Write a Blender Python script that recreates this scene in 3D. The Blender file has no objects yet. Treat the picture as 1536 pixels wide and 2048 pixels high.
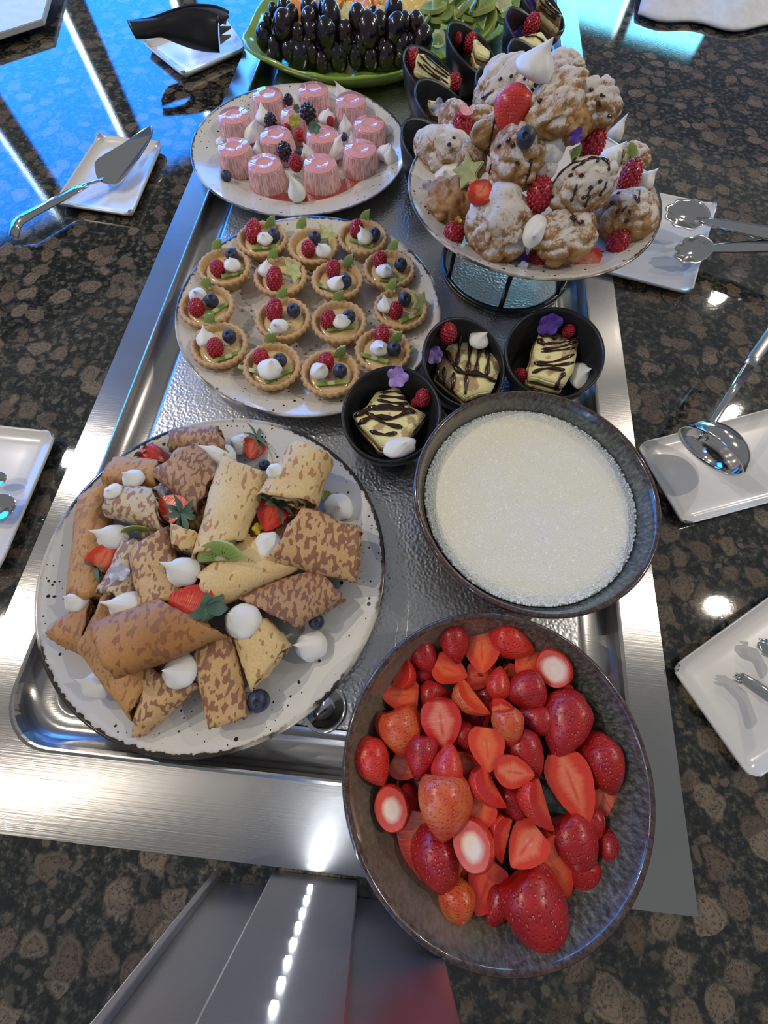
import bpy, bmesh, math, random
from mathutils import Vector, Matrix, Quaternion, noise
from mathutils.bvhtree import BVHTree
C = bpy.context.scene.collection
random.seed(7)
PI = math.pi
# ------------------------------------------------------------ camera
F = 829.41
R3 = Matrix(((0.99463295, -0.10183014, 0.01832778), (0.1015772, 0.92733535, -0.36018222), (0.01968141, 0.36011079, 0.93270191)))
H = 0.40
cam_data = bpy.data.cameras.new('camera')
cam_data.sensor_fit = 'VERTICAL'; cam_data.sensor_height = 36; cam_data.lens = F/2048*36
cam_data.clip_start = 0.01; cam_data.clip_end = 60
cam = bpy.data.objects.new('camera', cam_data); C.objects.link(cam)
cam.matrix_world = Matrix.Translation((0, 0, H)) @ R3.to_4x4()
bpy.context.scene.camera = cam
# ------------------------------------------------------------ world, lights, exposure
vs = bpy.context.scene.view_settings
vs.view_transform = 'Standard'; vs.look = 'None'; vs.gamma = 1.0; vs.use_curve_mapping = False
vs.exposure = 0.18
AMBIENT = 0.20
w = bpy.data.worlds.new('room'); bpy.context.scene.world = w; w.use_nodes = True
w.node_tree.nodes['Background'].inputs[0].default_value = (0.92, 0.96, 1.0, 1)
w.node_tree.nodes['Background'].inputs[1].default_value = AMBIENT
CEIL = 2.2
LAMPS = [(2.62, 3.31), (2.44, 2.07), (2.09, 0.60), (-2.25, 1.15), (-2.2, 0.05), (-1.7, -0.75)]
LAMP_W = [19, 21, 20, 28, 21, 4]
LAMP_AT = ['farthest on the right, its glint beside the steel tongs', 'on the right, its glint behind the ladle handle', 'nearest on the right, its glint beyond the strawberry bowl', 'farther on the left above the crepe plate', 'nearer on the left above the crepe plate', 'nearest the camera on the left']
def lamp_light(x, y, z, watts):
    l = bpy.data.lights.new('downlight_glow', 'AREA'); l.shape = 'DISK'; l.size = 0.048; l.energy = watts; l.color = (1, 0.90, 0.77)
    o = bpy.data.objects.new('downlight_glow', l); C.objects.link(o); o.location = (x, y, z)
for (x, y), e in zip(LAMPS, LAMP_W): lamp_light(x, y, CEIL-0.012, e)
SKY1 = ((0.02, 0.235, 0.92), 7.2)      # blue sky through the left windows
SKY2 = ((0.16, 0.60, 0.85), 9.0)

def ray(px, py):
    d = R3 @ Vector((px-768, -(py-1024), -F)); return d
def P(px, py, z=0.0):
    d = ray(px, py); return Vector((0, 0, H)) + d*((z-H)/d.z)
def span(a, b, z): return (P(*a, z)-P(*b, z)).length
def hdir(px, py, ang, z=0.0):
    a = math.radians(ang); v = P(px+10*math.cos(a), py+10*math.sin(a), z)-P(px, py, z); v.z = 0
    return v.normalized()
def mpx(px, py, z):   # metres per pixel at that point for an object facing the camera
    p = P(px, py, z)-Vector((0, 0, H)); fw = R3 @ Vector((0, 0, -1)); return p.dot(fw)/F
# ------------------------------------------------------------ helpers
def tag(o, label, cat, group=None, kind=None):
    if label: o['label'] = label
    if cat: o['category'] = cat
    if group: o['group'] = group
    if kind: o['kind'] = kind
    return o
def thing(name, label, cat, loc=(0, 0, 0), group=None):
    o = bpy.data.objects.new(name, None); C.objects.link(o); o.location = loc; o.empty_display_size = 0.01
    return tag(o, label, cat, group)
def mk(name, me, m=None, parent=None, M=None):
    o = bpy.data.objects.new(name, me); C.objects.link(o)
    if m and not me.materials: me.materials.append(m)
    M = M or Matrix.Identity(4)
    if parent:
        o.parent = parent
        pm = parent.matrix_basis.copy()
        if parent.parent: pm = parent.parent.matrix_basis @ pm
        o.matrix_basis = pm.inverted() @ M
    else: o.matrix_basis = M
    return o
def mesh(v, f, mats=None, smooth=True, mi=None):
    me = bpy.data.meshes.new('m'); me.from_pydata([tuple(x) for x in v], [], f)
    if mats:
        for m in mats: me.materials.append(m)
    if mi: me.polygons.foreach_set('material_index', mi)
    if smooth: me.polygons.foreach_set('use_smooth', [True]*len(me.polygons))
    me.update(); return me
def from_bm(bm, mats=None, smooth=True):
    me = bpy.data.meshes.new('m'); bm.to_mesh(me); bm.free()
    for m in mats or []: me.materials.append(m)
    if smooth: me.polygons.foreach_set('use_smooth', [True]*len(me.polygons))
    return me
def T(loc, q=None, s=1.0):
    if not isinstance(s, (tuple, list)): s = (s, s, s)
    M = Matrix.Translation(loc)
    if q is not None: M = M @ q.to_matrix().to_4x4()
    return M @ Matrix.Diagonal((*s, 1))
def basis(xd, zd):
    z = Vector(zd).normalized(); x = Vector(xd); x = (x-z*x.dot(z)).normalized(); y = z.cross(x)
    return Matrix((x, y, z)).transposed().to_quaternion()
def lathe(prof, n=64, mats=None, wob=0, flute=None):
    v = []; f = []
    for (r, z) in prof:
        for i in range(n):
            a = 2*PI*i/n; rr = r
            if flute: rr = r*(1+flute(a, r, z))
            v.append((rr*math.cos(a), rr*math.sin(a), z))
    m = len(prof)
    for j in range(m-1):
        for i in range(n):
            k = (i+1) % n; f.append((j*n+i, j*n+k, (j+1)*n+k, (j+1)*n+i))
    if prof[0][0] > 1e-6: f.append(tuple(range(n-1, -1, -1)))
    if prof[-1][0] > 1e-6: f.append(tuple((m-1)*n+i for i in range(n)))
    me = mesh(v, f, mats)
    if prof[0][0] <= 1e-6 or prof[-1][0] <= 1e-6:
        bm = bmesh.new(); bm.from_mesh(me); bmesh.ops.remove_doubles(bm, verts=bm.verts, dist=1e-6)
        bmesh.ops.recalc_face_normals(bm, faces=bm.faces); bm.to_mesh(me); bm.free()
    me.polygons.foreach_set('use_smooth', [True]*len(me.polygons)); return me
def ico(sub, fn=None, mats=None, r=1.0):
    bm = bmesh.new(); bmesh.ops.create_icosphere(bm, subdivisions=sub, radius=r)
    if fn:
        for v in bm.verts: v.co = fn(v.co.copy())
    return from_bm(bm, mats)
def box_me(sx, sy, sz, bev=0.0, mats=None, seg=2):
    bm = bmesh.new(); bmesh.ops.create_cube(bm, size=1)
    for v in bm.verts: v.co = Vector((v.co.x*sx, v.co.y*sy, v.co.z*sz))
    if bev: bmesh.ops.bevel(bm, geom=bm.edges[:], offset=bev, segments=seg, affect='EDGES', profile=0.5)
    return from_bm(bm, mats, smooth=False)
def tube_me(pts, rad, n=8, mats=None, flat=1.0, up=None, cap=True):
    pts = [Vector(p) for p in pts]; v = []; f = []
    if not isinstance(rad, (list, tuple)): rad = [rad]*len(pts)
    for i, p in enumerate(pts):
        t = (pts[min(i+1, len(pts)-1)]-pts[max(i-1, 0)]).normalized()
        u = Vector(up) if up is not None else Vector((0, 0, 1))
        if abs(t.dot(u)) > 0.97: u = Vector((1, 0, 0))
        s = t.cross(u).normalized(); u = s.cross(t).normalized()
        for k in range(n):
            a = 2*PI*k/n; v.append(p+s*math.cos(a)*rad[i]+u*math.sin(a)*rad[i]*flat)
    for i in range(len(pts)-1):
        for k in range(n):
            q = (k+1) % n; f.append((i*n+k, i*n+q, (i+1)*n+q, (i+1)*n+k))
    if cap: f.append(tuple(range(n-1, -1, -1))); f.append(tuple((len(pts)-1)*n+k for k in range(n)))
    return mesh(v, f, mats)
def prism_me(top, th, mats=None, down=Vector((0, 0, -1)), bev=0.0):
    n = len(top); top = [Vector(p) for p in top]; bm = bmesh.new()
    a = [bm.verts.new(p) for p in top]; b = [bm.verts.new(p+down*th) for p in top]
    bm.faces.new(a); bm.faces.new(b[::-1])
    for i in range(n): j = (i+1) % n; bm.faces.new((a[i], b[i], b[j], a[j]))
    bmesh.ops.recalc_face_normals(bm, faces=bm.faces)
    if bev: bmesh.ops.bevel(bm, geom=bm.edges[:], offset=bev, segments=2, affect='EDGES')
    return from_bm(bm, mats, smooth=False)
def smooth_poly(pts, k=3, closed=True):
    n = len(pts); out = []
    pts = [Vector(p) for p in pts]
    rng = range(n) if closed else range(n-1)
    for i in rng:
        p0 = pts[(i-1) % n] if closed or i > 0 else pts[i]; p1 = pts[i]; p2 = pts[(i+1) % n]
        p3 = pts[(i+2) % n] if closed or i+2 < n else p2
        for s in range(k):
            t = s/k
            out.append(0.5*((2*p1)+(p2-p0)*t+(2*p0-5*p1+4*p2-p3)*t*t+(3*p1-p0-3*p2+p3)*t**3))
    if not closed: out.append(pts[-1])
    return out
# ------------------------------------------------------------ materials
class NT:
    def __init__(s, name):
        s.m = bpy.data.materials.new(name); s.m.use_nodes = True; s.t = s.m.node_tree
        s.b = s.t.nodes['Principled BSDF']
    def n(s, typ, _set=None, **kw):
        nd = s.t.nodes.new('ShaderNode'+typ)
        for k, v in (_set or {}).items(): setattr(nd, k, v)
        for k, v in kw.items():
            i = nd.inputs[int(k[1:])] if k[0] == '_' and k[1:].isdigit() else nd.inputs[k.replace('_', ' ')]
            s.put(i, v)
        return nd
    def put(s, i, v):
        if isinstance(v, bpy.types.NodeSocket): s.t.links.new(v, i)
        elif isinstance(v, (tuple, list)) and len(v) == 3 and i.type == 'RGBA': i.default_value = (*v, 1)
        else: i.default_value = v
    def set(s, **kw):
        for k, v in kw.items(): s.put(s.b.inputs[k.replace('_', ' ')], v)
        return s
    def co(s): return s.n('TexCoord').outputs['Object']
    def noise(s, v, sc, det=3, rough=.5, out='Fac'): return s.n('TexNoise', Vector=v, Scale=sc, Detail=det, Roughness=rough).outputs[out]
    def vor(s, v, sc, feat='F1', rnd=1.0): return s.n('TexVoronoi', {'feature': feat}, Vector=v, Scale=sc, Randomness=rnd)
    def ramp(s, f, pts, interp='LINEAR'):
        nd = s.n('ValToRGB', Fac=f); cr = nd.color_ramp; cr.interpolation = interp
        while len(cr.elements) < len(pts): cr.elements.new(0.5)
        for e, (p, c) in zip(cr.elements, pts):
            e.position = p; e.color = (*c, 1) if isinstance(c, (tuple, list)) else (c, c, c, 1)
        return nd.outputs[0]
    def mix(s, f, a, b, mode='MIX'):
        nd = s.n('Mix', {'data_type': 'RGBA', 'blend_type': mode})
        s.put(nd.inputs['Factor'], f); s.put(nd.inputs[6], a); s.put(nd.inputs[7], b); return nd.outputs[2]
    def math(s, op, a, b=0.0):
        nd = s.n('Math', {'operation': op}); s.put(nd.inputs[0], a); s.put(nd.inputs[1], b); return nd.outputs[0]
    def bump(s, h, st=0.3, dist=0.001):
        return s.n('Bump', Height=h, Strength=st, Distance=dist).outputs[0]
    def rad(s, v):
        x = s.n('SeparateXYZ', Vector=v); return s.math('SQRT', s.math('ADD', s.math('MULTIPLY', x.outputs[0], x.outputs[0]), s.math('MULTIPLY', x.outputs[1], x.outputs[1])))
def simple(name, col, rough=0.5, metal=0.0, spec=0.5, sss=0.0, coat=0.0, vary=0.0, vs=60, bump=0.0, bs=200, bd=0.0006):
    t = NT(name); c = t.co()
    if vary:
        f = t.noise(c, vs, 3)
        t.set(Base_Color=t.mix(t.ramp(f, [(.35, 0.), (.65, 1.)]), tuple(x*(1-vary) for x in col), tuple(min(1, x*(1+vary*.5)) for x in col)))
    else: t.set(Base_Color=(*col, 1))
    t.set(Roughness=rough, Metallic=metal, Specular_IOR_Level=spec)
    if sss: t.set(Subsurface_Weight=sss, Subsurface_Scale=0.004, Subsurface_Radius=(1, .5, .3))
    if coat: t.set(Coat_Weight=coat, Coat_Roughness=0.08)
    if bump: t.set(Normal=t.bump(t.noise(c, bs, 4), bump, bd))
    return t.m
def emis(name, col, st):
    m = bpy.data.materials.new(name); m.use_nodes = True; nt = m.node_tree; nt.nodes.clear()
    e = nt.nodes.new('ShaderNodeEmission'); e.inputs[0].default_value = (*col, 1); e.inputs[1].default_value = st
    o = nt.nodes.new('ShaderNodeOutputMaterial'); nt.links.new(e.outputs[0], o.inputs[0]); return m
def granite():
    t = NT('granite'); c0 = t.co()
    warp = t.n('VectorMath', {'operation': 'SCALE'}, _0=t.noise(c0, 45, 3, out='Color'), Scale=0.022).outputs[0]
    c = t.n('VectorMath', {'operation': 'ADD'}, _0=c0, _1=warp).outputs[0]
    v1 = t.vor(c, 38, rnd=.85); d1 = v1.outputs['Distance']; k1 = t.n('SeparateColor', Color=v1.outputs['Color'])
    v2 = t.vor(c, 95, rnd=1.); d2 = v2.outputs['Distance']; k2 = t.n('SeparateColor', Color=v2.outputs['Color'])
    fine = t.noise(c0, 420, 4, .65); mid = t.noise(c0, 150, 5, .7)
    mtx = t.ramp(mid, [(.38, (.003, .003, .004)), (.49, (.010, .012, .010)), (.57, (.042, .040, .030)), (.66, (.12, .105, .08)), (.8, (.22, .20, .17))])
    o2 = t.mix(k2.outputs[1], (.06, .047, .034), (.14, .115, .085))
    m2 = t.math('MULTIPLY', t.ramp(d2, [(.30, 1.), (.42, 0.)]), t.ramp(k2.outputs[0], [(.5, 0.), (.55, .8)]))
    col = t.mix(m2, mtx, o2)
    o1 = t.mix(k1.outputs[1], (.10, .070, .048), (.20, .155, .108))
    ring = t.ramp(d1, [(.0, 1.), (.22, .92), (.3, .62), (.34, 1.), (.44, .8)])
    o1 = t.mix(1.0, o1, ring, 'MULTIPLY')
    o1 = t.mix(t.ramp(fine, [(.55, 0.), (.62, .75)]), o1, (.02, .015, .012))
    spk = t.vor(c0, 330); o1 = t.mix(t.ramp(spk.outputs['Distance'], [(.12, .85), (.22, 0.)]), o1, (.012, .01, .01))
    m1 = t.math('MULTIPLY', t.ramp(d1, [(.40, 1.), (.50, 0.)]), t.ramp(k1.outputs[0], [(.30, 0.), (.34, 1.)]))
    m1 = t.math('MULTIPLY', m1, t.ramp(mid, [(.30, .15), (.40, 1.)]))
    col = t.mix(m1, col, o1)
    t.set(Base_Color=col, Roughness=0.03, Specular_IOR_Level=.95, Normal=t.bump(fine, .03, .0005)); return t.m
def steel(name, rough=.24, hammered=False, col=(.60, .585, .57), aniso=0.0):
    t = NT(name); c = t.co()
    mp = t.n('Mapping', Vector=c, Scale=(14, 900, 900)); br = t.noise(mp.outputs[0], 1.0, 2)
    mp2 = t.n('Mapping', Vector=c, Rotation=(0, 0, .7), Scale=(600, 9, 9)); sc = t.noise(mp2.outputs[0], 1.0, 1)
    scr = t.ramp(sc, [(.74, 0.), (.78, 1.)])
    t.set(Base_Color=t.mix(t.noise(c, 9, 3), col, tuple(x*.86 for x in col)), Metallic=1.0)
    if aniso: t.set(Anisotropic=aniso, Tangent=t.n('CombineXYZ', X=1.0, Y=0.0, Z=0.0).outputs[0])
    t.set(Roughness=t.ramp(t.noise(c, 25, 3), [(.3, rough*.95), (.7, rough*1.06)]))
    h = t.math('ADD', br, scr)
    if hammered:
        v = t.vor(c, 330, 'SMOOTH_F1'); mask = t.ramp(t.noise(c, 10, 2), [(.42, .25), (.6, 1.)])
        hh = t.math('MULTIPLY', v.outputs['Distance'], mask)
        t.set(Normal=t.bump(t.math('ADD', hh, t.math('MULTIPLY', h, .08)), .75, .0012))
    else: t.set(Normal=t.bump(h, .12, .0003))
    return t.m
def plate_mat(name, R, base=(.60, .57, .52), amount=1.0, rimcol=(.055, .045, .04), seed=0.0):
    t = NT(name); c = t.co(); r = t.math('DIVIDE', t.rad(c), R)
    cs = t.n('VectorMath', {'operation': 'ADD'}, _0=c, _1=(seed, seed*.7, 0)).outputs[0]
    v = t.vor(cs, 210); k = t.n('SeparateColor', Color=v.outputs['Color'])
    size = t.math('ADD', t.math('MULTIPLY', t.math('POWER', k.outputs[0], 4.0), .30), .10)
    edge = t.ramp(r, [(.35, .05), (.7, .30), (.92, .9)])
    patch = t.ramp(t.noise(cs, 9, 2), [(.40, 0.15), (.58, 1.)])
    sel = t.math('GREATER_THAN', t.math('MULTIPLY', t.math('MULTIPLY', edge, patch), amount), k.outputs[1])
    s = t.math('MULTIPLY', t.math('LESS_THAN', v.outputs['Distance'], size), sel)
    col = t.mix(s, t.mix(t.noise(cs, 14, 3), base, tuple(x*1.08 for x in base)), (.018, .016, .018))
    wr = t.math('ADD', r, t.math('MULTIPLY', t.noise(cs, 200, 3), .035))
    rim = t.ramp(wr, [(.998, 0.), (1.006, 1.)]); gate = t.ramp(t.noise(cs, 12, 3), [(.42, 0.), (.52, 1.)])
    tan = t.ramp(wr, [(.985, 0.), (1.0, .6)])
    col = t.mix(t.math('MULTIPLY', tan, .8), col, (.42, .33, .22))
    col = t.mix(t.math('MULTIPLY', rim, gate), col, rimcol)
    t.set(Base_Color=col, Roughness=.16, Coat_Weight=.4, Coat_Roughness=.05, Normal=t.bump(t.noise(c, 60, 2), .05, .0008)); return t.m
def glaze(name, R):
    t = NT(name); c = t.co(); r = t.math('DIVIDE', t.rad(c), R)
    mp = t.n('Mapping', Vector=c, Scale=(1, 1, .4)); n1 = t.noise(mp.outputs[0], 320, 4, .7); n2 = t.noise(c, 9, 3)
    a = t.ramp(n1, [(.35, (.035, .038, .03)), (.5, (.085, .095, .08)), (.66, (.16, .18, .16))])
    b = t.ramp(n1, [(.35, (.03, .042, .04)), (.5, (.082, .092, .074)), (.66, (.18, .195, .165))])
    d = t.ramp(n1, [(.3, (.12, .105, .075)), (.7, (.20, .175, .13))])
    x = t.n('SeparateXYZ', Vector=c).outputs[0]
    f = t.math('ADD', t.math('MULTIPLY', t.math('DIVIDE', x, R), .45), t.math('ADD', t.math('MULTIPLY', n2, .8), .1))
    col = t.mix(t.ramp(f, [(.35, 0.), (.6, 1.)]), d, t.mix(t.ramp(f, [(.5, 0.), (.8, 1.)]), a, b))
    rr = t.math('ADD', r, t.math('MULTIPLY', t.noise(c, 150, 3), .06))
    col = t.mix(t.ramp(rr, [(.97, 0.), (1.01, 1.)]), col, t.ramp(n1, [(.4, (.035, .018, .014)), (.6, (.10, .055, .045))]))
    t.set(Base_Color=col, Roughness=.18, Coat_Weight=.6, Coat_Roughness=.06, Normal=t.bump(n1, .10, .0005)); return t.m
def berry_skin(name, c1, c2, seeds=True, tip=None):
    t = NT(name); c = t.co()
    v = t.vor(c, 7.6, rnd=.45); d = v.outputs['Distance']
    col = t.mix(t.ramp(t.noise(c, 1.3, 2), [(.35, 0.), (.65, 1.)]), c1, c2)
    z = t.n('SeparateXYZ', Vector=c).outputs[2]
    if tip: col = t.mix(t.ramp(z, [(.30, 0.), (.95, 1.)]), col, tip)
    col = t.mix(t.ramp(d, [(.10, 1.), (.15, 0.)]), col, (.66, .36, .10))
    t.set(Base_Color=col, Roughness=.36, Coat_Weight=.22, Coat_Roughness=.22, Subsurface_Weight=.12, Subsurface_Scale=.003,
          Normal=t.bump(t.ramp(d, [(.06, .35), (.14, 0.), (.40, 1.)]), .9, .0009)); return t.m
def berry_cut(name, mid, edge, core, top=False):
    t = NT(name); c = t.co(); s = t.n('SeparateXYZ', Vector=c)
    x = t.rad(c); z = s.outputs[2]
    r = t.math('ADD', t.math('MULTIPLY', x, 1.15), t.math('MULTIPLY', t.math('ABSOLUTE', t.math('ADD', z, .15)), .52))
    if top: r = t.math('MULTIPLY', x, 1.2)
    mp = t.n('Mapping', Vector=c, Scale=(1.2, 1, 9)); st = t.noise(mp.outputs[0], 1.6, 2)
    r = t.math('ADD', r, t.math('MULTIPLY', t.n('ObjectInfo').outputs['Random'], .16))
    rr = t.math('ADD', r, t.math('MULTIPLY', t.math('SUBTRACT', st, .5), .28))
    col = t.ramp(rr, [(.06, core), (.24, mid), (.46, mid), (.72, edge), (.86, edge)])
    slit = t.math('MULTIPLY', t.ramp(x, [(.03, 1.), (.09, 0.)]), t.ramp(t.math('ABSOLUTE', z), [(.3, .7), (.55, 0.)]))
    col = t.mix(slit, col, edge)
    t.set(Base_Color=col, Roughness=.25, Coat_Weight=.5, Coat_Roughness=.1, Subsurface_Weight=.15, Subsurface_Scale=.004, Normal=t.bump(st, .4, .0006)); return t.m
def crepe_mat(name, base, spot, amount, sc=260, toast=.3):
    t = NT(name); c = t.co()
    mp = t.n('Mapping', Vector=c, Rotation=(0, 0, random.uniform(0, 3)), Scale=(1, .55, .8)); n = t.noise(mp.outputs[0], sc, 1, .4)
    big = t.noise(c, 16, 3)
    th = t.math('ADD', n, t.math('MULTIPLY', t.math('SUBTRACT', big, .5), .5))
    col = t.mix(t.ramp(big, [(.35, 0.), (.65, toast)]), base, tuple(x*y for x, y in zip(base, (.72, .55, .4))))
    col = t.mix(t.math('MULTIPLY', t.ramp(t.noise(c, 500, 3), [(.4, 0.), (.6, .22)]), 1.0), col, tuple(x*.5 for x in base))
    e = .62-amount*.14
    col = t.mix(t.ramp(th, [(e, 0.), (e+.035, .92)]), col, spot)
    t.set(Base_Color=col, Roughness=.5, Specular_IOR_Level=.35, Normal=t.bump(t.math('ADD', t.noise(c, 350, 3), t.math('MULTIPLY', big, 2)), .25, .0012)); return t.m
def pastry_mat(name, sugar, seed=0):
    t = NT(name); c = t.co(); n = t.noise(c, 2.2, 4)
    col = t.ramp(n, [(.3, (.28, .11, .035)), (.5, (.52, .27, .085)), (.68, (.68, .42, .16))])
    nz = t.n('SeparateXYZ', Vector=t.n('NewGeometry').outputs['Normal']).outputs[2]
    fine = t.noise(c, 9, 6, .75)
    f = t.math('ADD', t.math('MULTIPLY', nz, .17), t.math('ADD', t.math('MULTIPLY', fine, .65), t.math('MULTIPLY', t.noise(c, 2.0, 2), .42)))
    col = t.mix(t.ramp(f, [(.80-sugar*.2, 0.), (.87-sugar*.2, .88)]), col, (.80, .77, .76))
    t.set(Base_Color=col, Roughness=t.ramp(f, [(.78-sugar*.2, .3), (.84-sugar*.2, .8)]), Normal=t.bump(t.math('ADD', fine, n), .8, .0022)); return t.m
def kiwi_mat():
    t = NT('kiwi_flesh'); c = t.co(); r = t.rad(c); s = t.n('SeparateXYZ', Vector=c)
    ang = t.math('ARCTAN2', s.outputs[1], s.outputs[0])
    rayn = t.math('SINE', t.math('MULTIPLY', ang, 26))
    col = t.ramp(r, [(.16, (.50, .52, .28)), (.28, (.16, .24, .05)), (.75, (.22, .32, .07)), (.95, (.32, .42, .12))])
    col = t.mix(t.math('MULTIPLY', t.ramp(rayn, [(.4, 0.), (.9, .35)]), t.ramp(r, [(.2, 0.), (.35, 1.)])), col, (.40, .50, .15))
    v = t.vor(c, 11); sd = t.math('MULTIPLY', t.ramp(v.outputs['Distance'], [(.2, 1.), (.28, 0.)]), t.math('MULTIPLY', t.ramp(r, [(.26, 0.), (.32, 1.)]), t.ramp(r, [(.5, 1.), (.58, 0.)])))
    col = t.mix(sd, col, (.012, .012, .01))
    t.set(Base_Color=col, Roughness=.25, Coat_Weight=.4, Subsurface_Weight=.1, Subsurface_Scale=.003); return t.m
def milk_mat(R):
    t = NT('milk_froth'); c = t.co(); r = t.math('DIVIDE', t.rad(c), R)
    v = t.vor(c, 420, 'DISTANCE_TO_EDGE'); v2 = t.vor(c, 230, 'DISTANCE_TO_EDGE')
    e = t.mix(t.ramp(r, [(.82, 0.), (.93, 1.)]), t.ramp(v.outputs[0], [(.02, 1.), (.12, 0.)]), t.ramp(v2.outputs[0], [(.02, 1.), (.10, 0.)]))
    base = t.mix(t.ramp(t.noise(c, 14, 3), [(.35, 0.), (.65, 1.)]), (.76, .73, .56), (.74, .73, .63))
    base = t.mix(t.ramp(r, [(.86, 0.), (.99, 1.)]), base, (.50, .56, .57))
    t.set(Base_Color=t.mix(t.math('MULTIPLY', e, .6), base, (.92, .92, .88)), Roughness=.35, Normal=t.bump(t.math('ADD', e, t.noise(c, 60, 4)), .35, .0012)); return t.m
def crust_mat():
    t = NT('tart_crust'); c = t.co(); n = t.noise(c, 90, 4); z = t.n('SeparateXYZ', Vector=c).outputs[2]
    col = t.ramp(n, [(.3, (.46, .24, .09)), (.5, (.62, .38, .16)), (.7, (.74, .52, .27))])
    t.set(Base_Color=col, Roughness=.55, Normal=t.bump(t.noise(c, 300, 4), .4, .0008)); return t.m
def panna_mat():
    t = NT('panna_cotta'); c = t.co(); mp = t.n('Mapping', Vector=c, Scale=(1, 1, .06)); st = t.noise(mp.outputs[0], 16, 2); t.set(Base_Color=t.mix(t.ramp(st, [(.42, 0.), (.58, 1.)]), (.56, .27, .27), (.78, .52, .51)), Normal=t.bump(st, .5, .0008), Roughness=.3, Subsurface_Weight=.25, Subsurface_Scale=.004, Coat_Weight=.2); return t.m
def gel_mat():
    t = NT('berry_gel'); c = t.co(); v = t.vor(c, 320); k = t.n('SeparateColor', Color=v.outputs['Color'])
    s = t.math('MULTIPLY', t.math('LESS_THAN', v.outputs['Distance'], .22), t.math('GREATER_THAN', k.outputs[0], .86))
    col = t.mix(t.ramp(t.noise(c, 30, 2), [(.35, 0.), (.65, 1.)]), (.72, .27, .29), (.80, .44, .46))
    t.set(Base_Color=t.mix(s, col, (.12, .05, .04)), Roughness=.08, Coat_Weight=.8, Coat_Roughness=.04, Subsurface_Weight=.15, Subsurface_Scale=.003); return t.m
def grape_mat():
    t = NT('grape_skin'); c = t.co(); g = t.n('ObjectInfo').outputs['Random']
    col = t.mix(g, (.003, .003, .009), (.018, .004, .009)); col = t.mix(t.ramp(t.noise(c, 2.5, 3), [(.5, 0.), (.75, .5)]), col, (.012, .014, .035))
    t.set(Base_Color=col, Roughness=.2, Coat_Weight=.5, Coat_Roughness=.12); return t.m
GR = granite(); STEEL = steel('brushed_steel', .24, False, (.52, .505, .49), .8); BASIN = steel('basin_steel', .34, True, (.66, .66, .65)); CHROME = simple('polished_steel', (.62, .61, .6), .10, 1.0, bump=.02)
POST = steel('post_steel', .36, False, (.62, .62, .63))
WHITE = simple('white_porcelain', (.66, .65, .65), .2, coat=.15, bump=.02, bs=40)
BLACKP = simple('black_plastic', (.012, .012, .015), .32, bump=.1, bs=500)
BLACKB = simple('matte_black_ceramic', (.016, .017, .02), .38, vary=.2, bump=.05)
BLACKM = simple('black_wire', (.008, .008, .01), .22)
CREAM = simple('whipped_cream', (.80, .80, .79), .42, sss=.3, vary=.03, vs=300, bump=.08, bs=300)
RASP = simple('raspberry', (.42, .012, .03), .35, sss=.25, coat=.2, vary=.3, vs=3)
RASPI = simple('raspberry_core', (.30, .01, .02), .5, vary=.2, vs=3)
BLKB = simple('blackberry', (.018, .008, .02), .22, coat=.5, vary=.4, vs=3)
BLUEB = simple('blueberry', (.035, .048, .10), .45, vary=.55, vs=2.0, bump=.05, bs=5)
CHOC = simple('chocolate', (.035, .014, .010), .22, coat=.3, vary=.15)
CFILL = simple('chocolate_filling', (.13, .065, .05), .45, vary=.5, vs=220, bump=.3, bs=260)
LEAF = simple('strawberry_leaf', (.11, .20, .09), .5, vary=.4, vs=120)
LEAFB = simple('bluish_leaf', (.13, .25, .19), .5, vary=.4, vs=120)
SAUCE = simple('berry_sauce', (.42, .04, .025), .06, coat=.8, vary=.25, vs=30)
CARAM = simple('caramel_sauce', (.34, .16, .06), .12, coat=.6, vary=.2)
KIWI = kiwi_mat(); KSKIN = simple('kiwi_pale', (.46, .52, .18), .3, vary=.2, sss=.1)
STARF = simple('starfruit', (.55, .60, .28), .25, vary=.2, vs=3, coat=.4)
ORANGE = simple('orange_melon', (.90, .33, .05), .3, vary=.2, coat=.4, sss=.1)
MELON = simple('pale_melon', (.85, .62, .22), .3, vary=.25, coat=.4)
GREEN = simple('green_glaze', (.26, .42, .06), .15, coat=.5, vary=.12, vs=20)
ICING = (lambda t: t.set(Base_Color=t.mix(t.ramp(t.noise(t.co(), 55, 4), [(.53, 0.), (.57, .9)]), (.84, .78, .40), t.mix(t.noise(t.co(), 220, 3), (.28, .15, .07), (.55, .40, .24))), Roughness=.5, Normal=t.bump(t.noise(t.co(), 160, 4), .4, .001)).m)(NT('yellow_cream'))
SPONGE = simple('cake_sponge', (.30, .16, .07), .8, vary=.45, vs=250, bump=.6, bs=400, bd=.001)
PEARB = simple('caramelised_cake', (.55, .42, .26), .4, vary=.4, vs=120, coat=.2)
CUST = simple('tart_filling', (.72, .52, .26), .16, vary=.2, coat=.7)
NUT = simple('nut_crumb', (.55, .30, .12), .6, vary=.3)
VIOLET = simple('violet_petal', (.42, .28, .72), .6, vary=.3, vs=150); PURPLE = simple('purple_petal', (.12, .05, .40), .6, vary=.3); LILAC = simple('lilac_petal', (.58, .60, .80), .6, vary=.1); YELLOW = simple('yellow_petal', (.85, .62, .03), .5, vary=.15)
CLOTH = simple('white_cloth', (.62, .64, .68), .85, vary=.08, bump=.3, bs=700)
BOARD = simple('pale_board', (.60, .61, .62), .4, vary=.08)
DARK = simple('dark_hole', (.01, .01, .01), .5); FRAME = simple('window_frame', (.22, .23, .25), .5, vary=.05); WALLM = simple('plaster', (.42, .41, .40), .9, vary=.06, vs=4)
CRUST = crust_mat(); PANNA = panna_mat(); GEL = gel_mat(); GRAPE = grape_mat()
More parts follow.
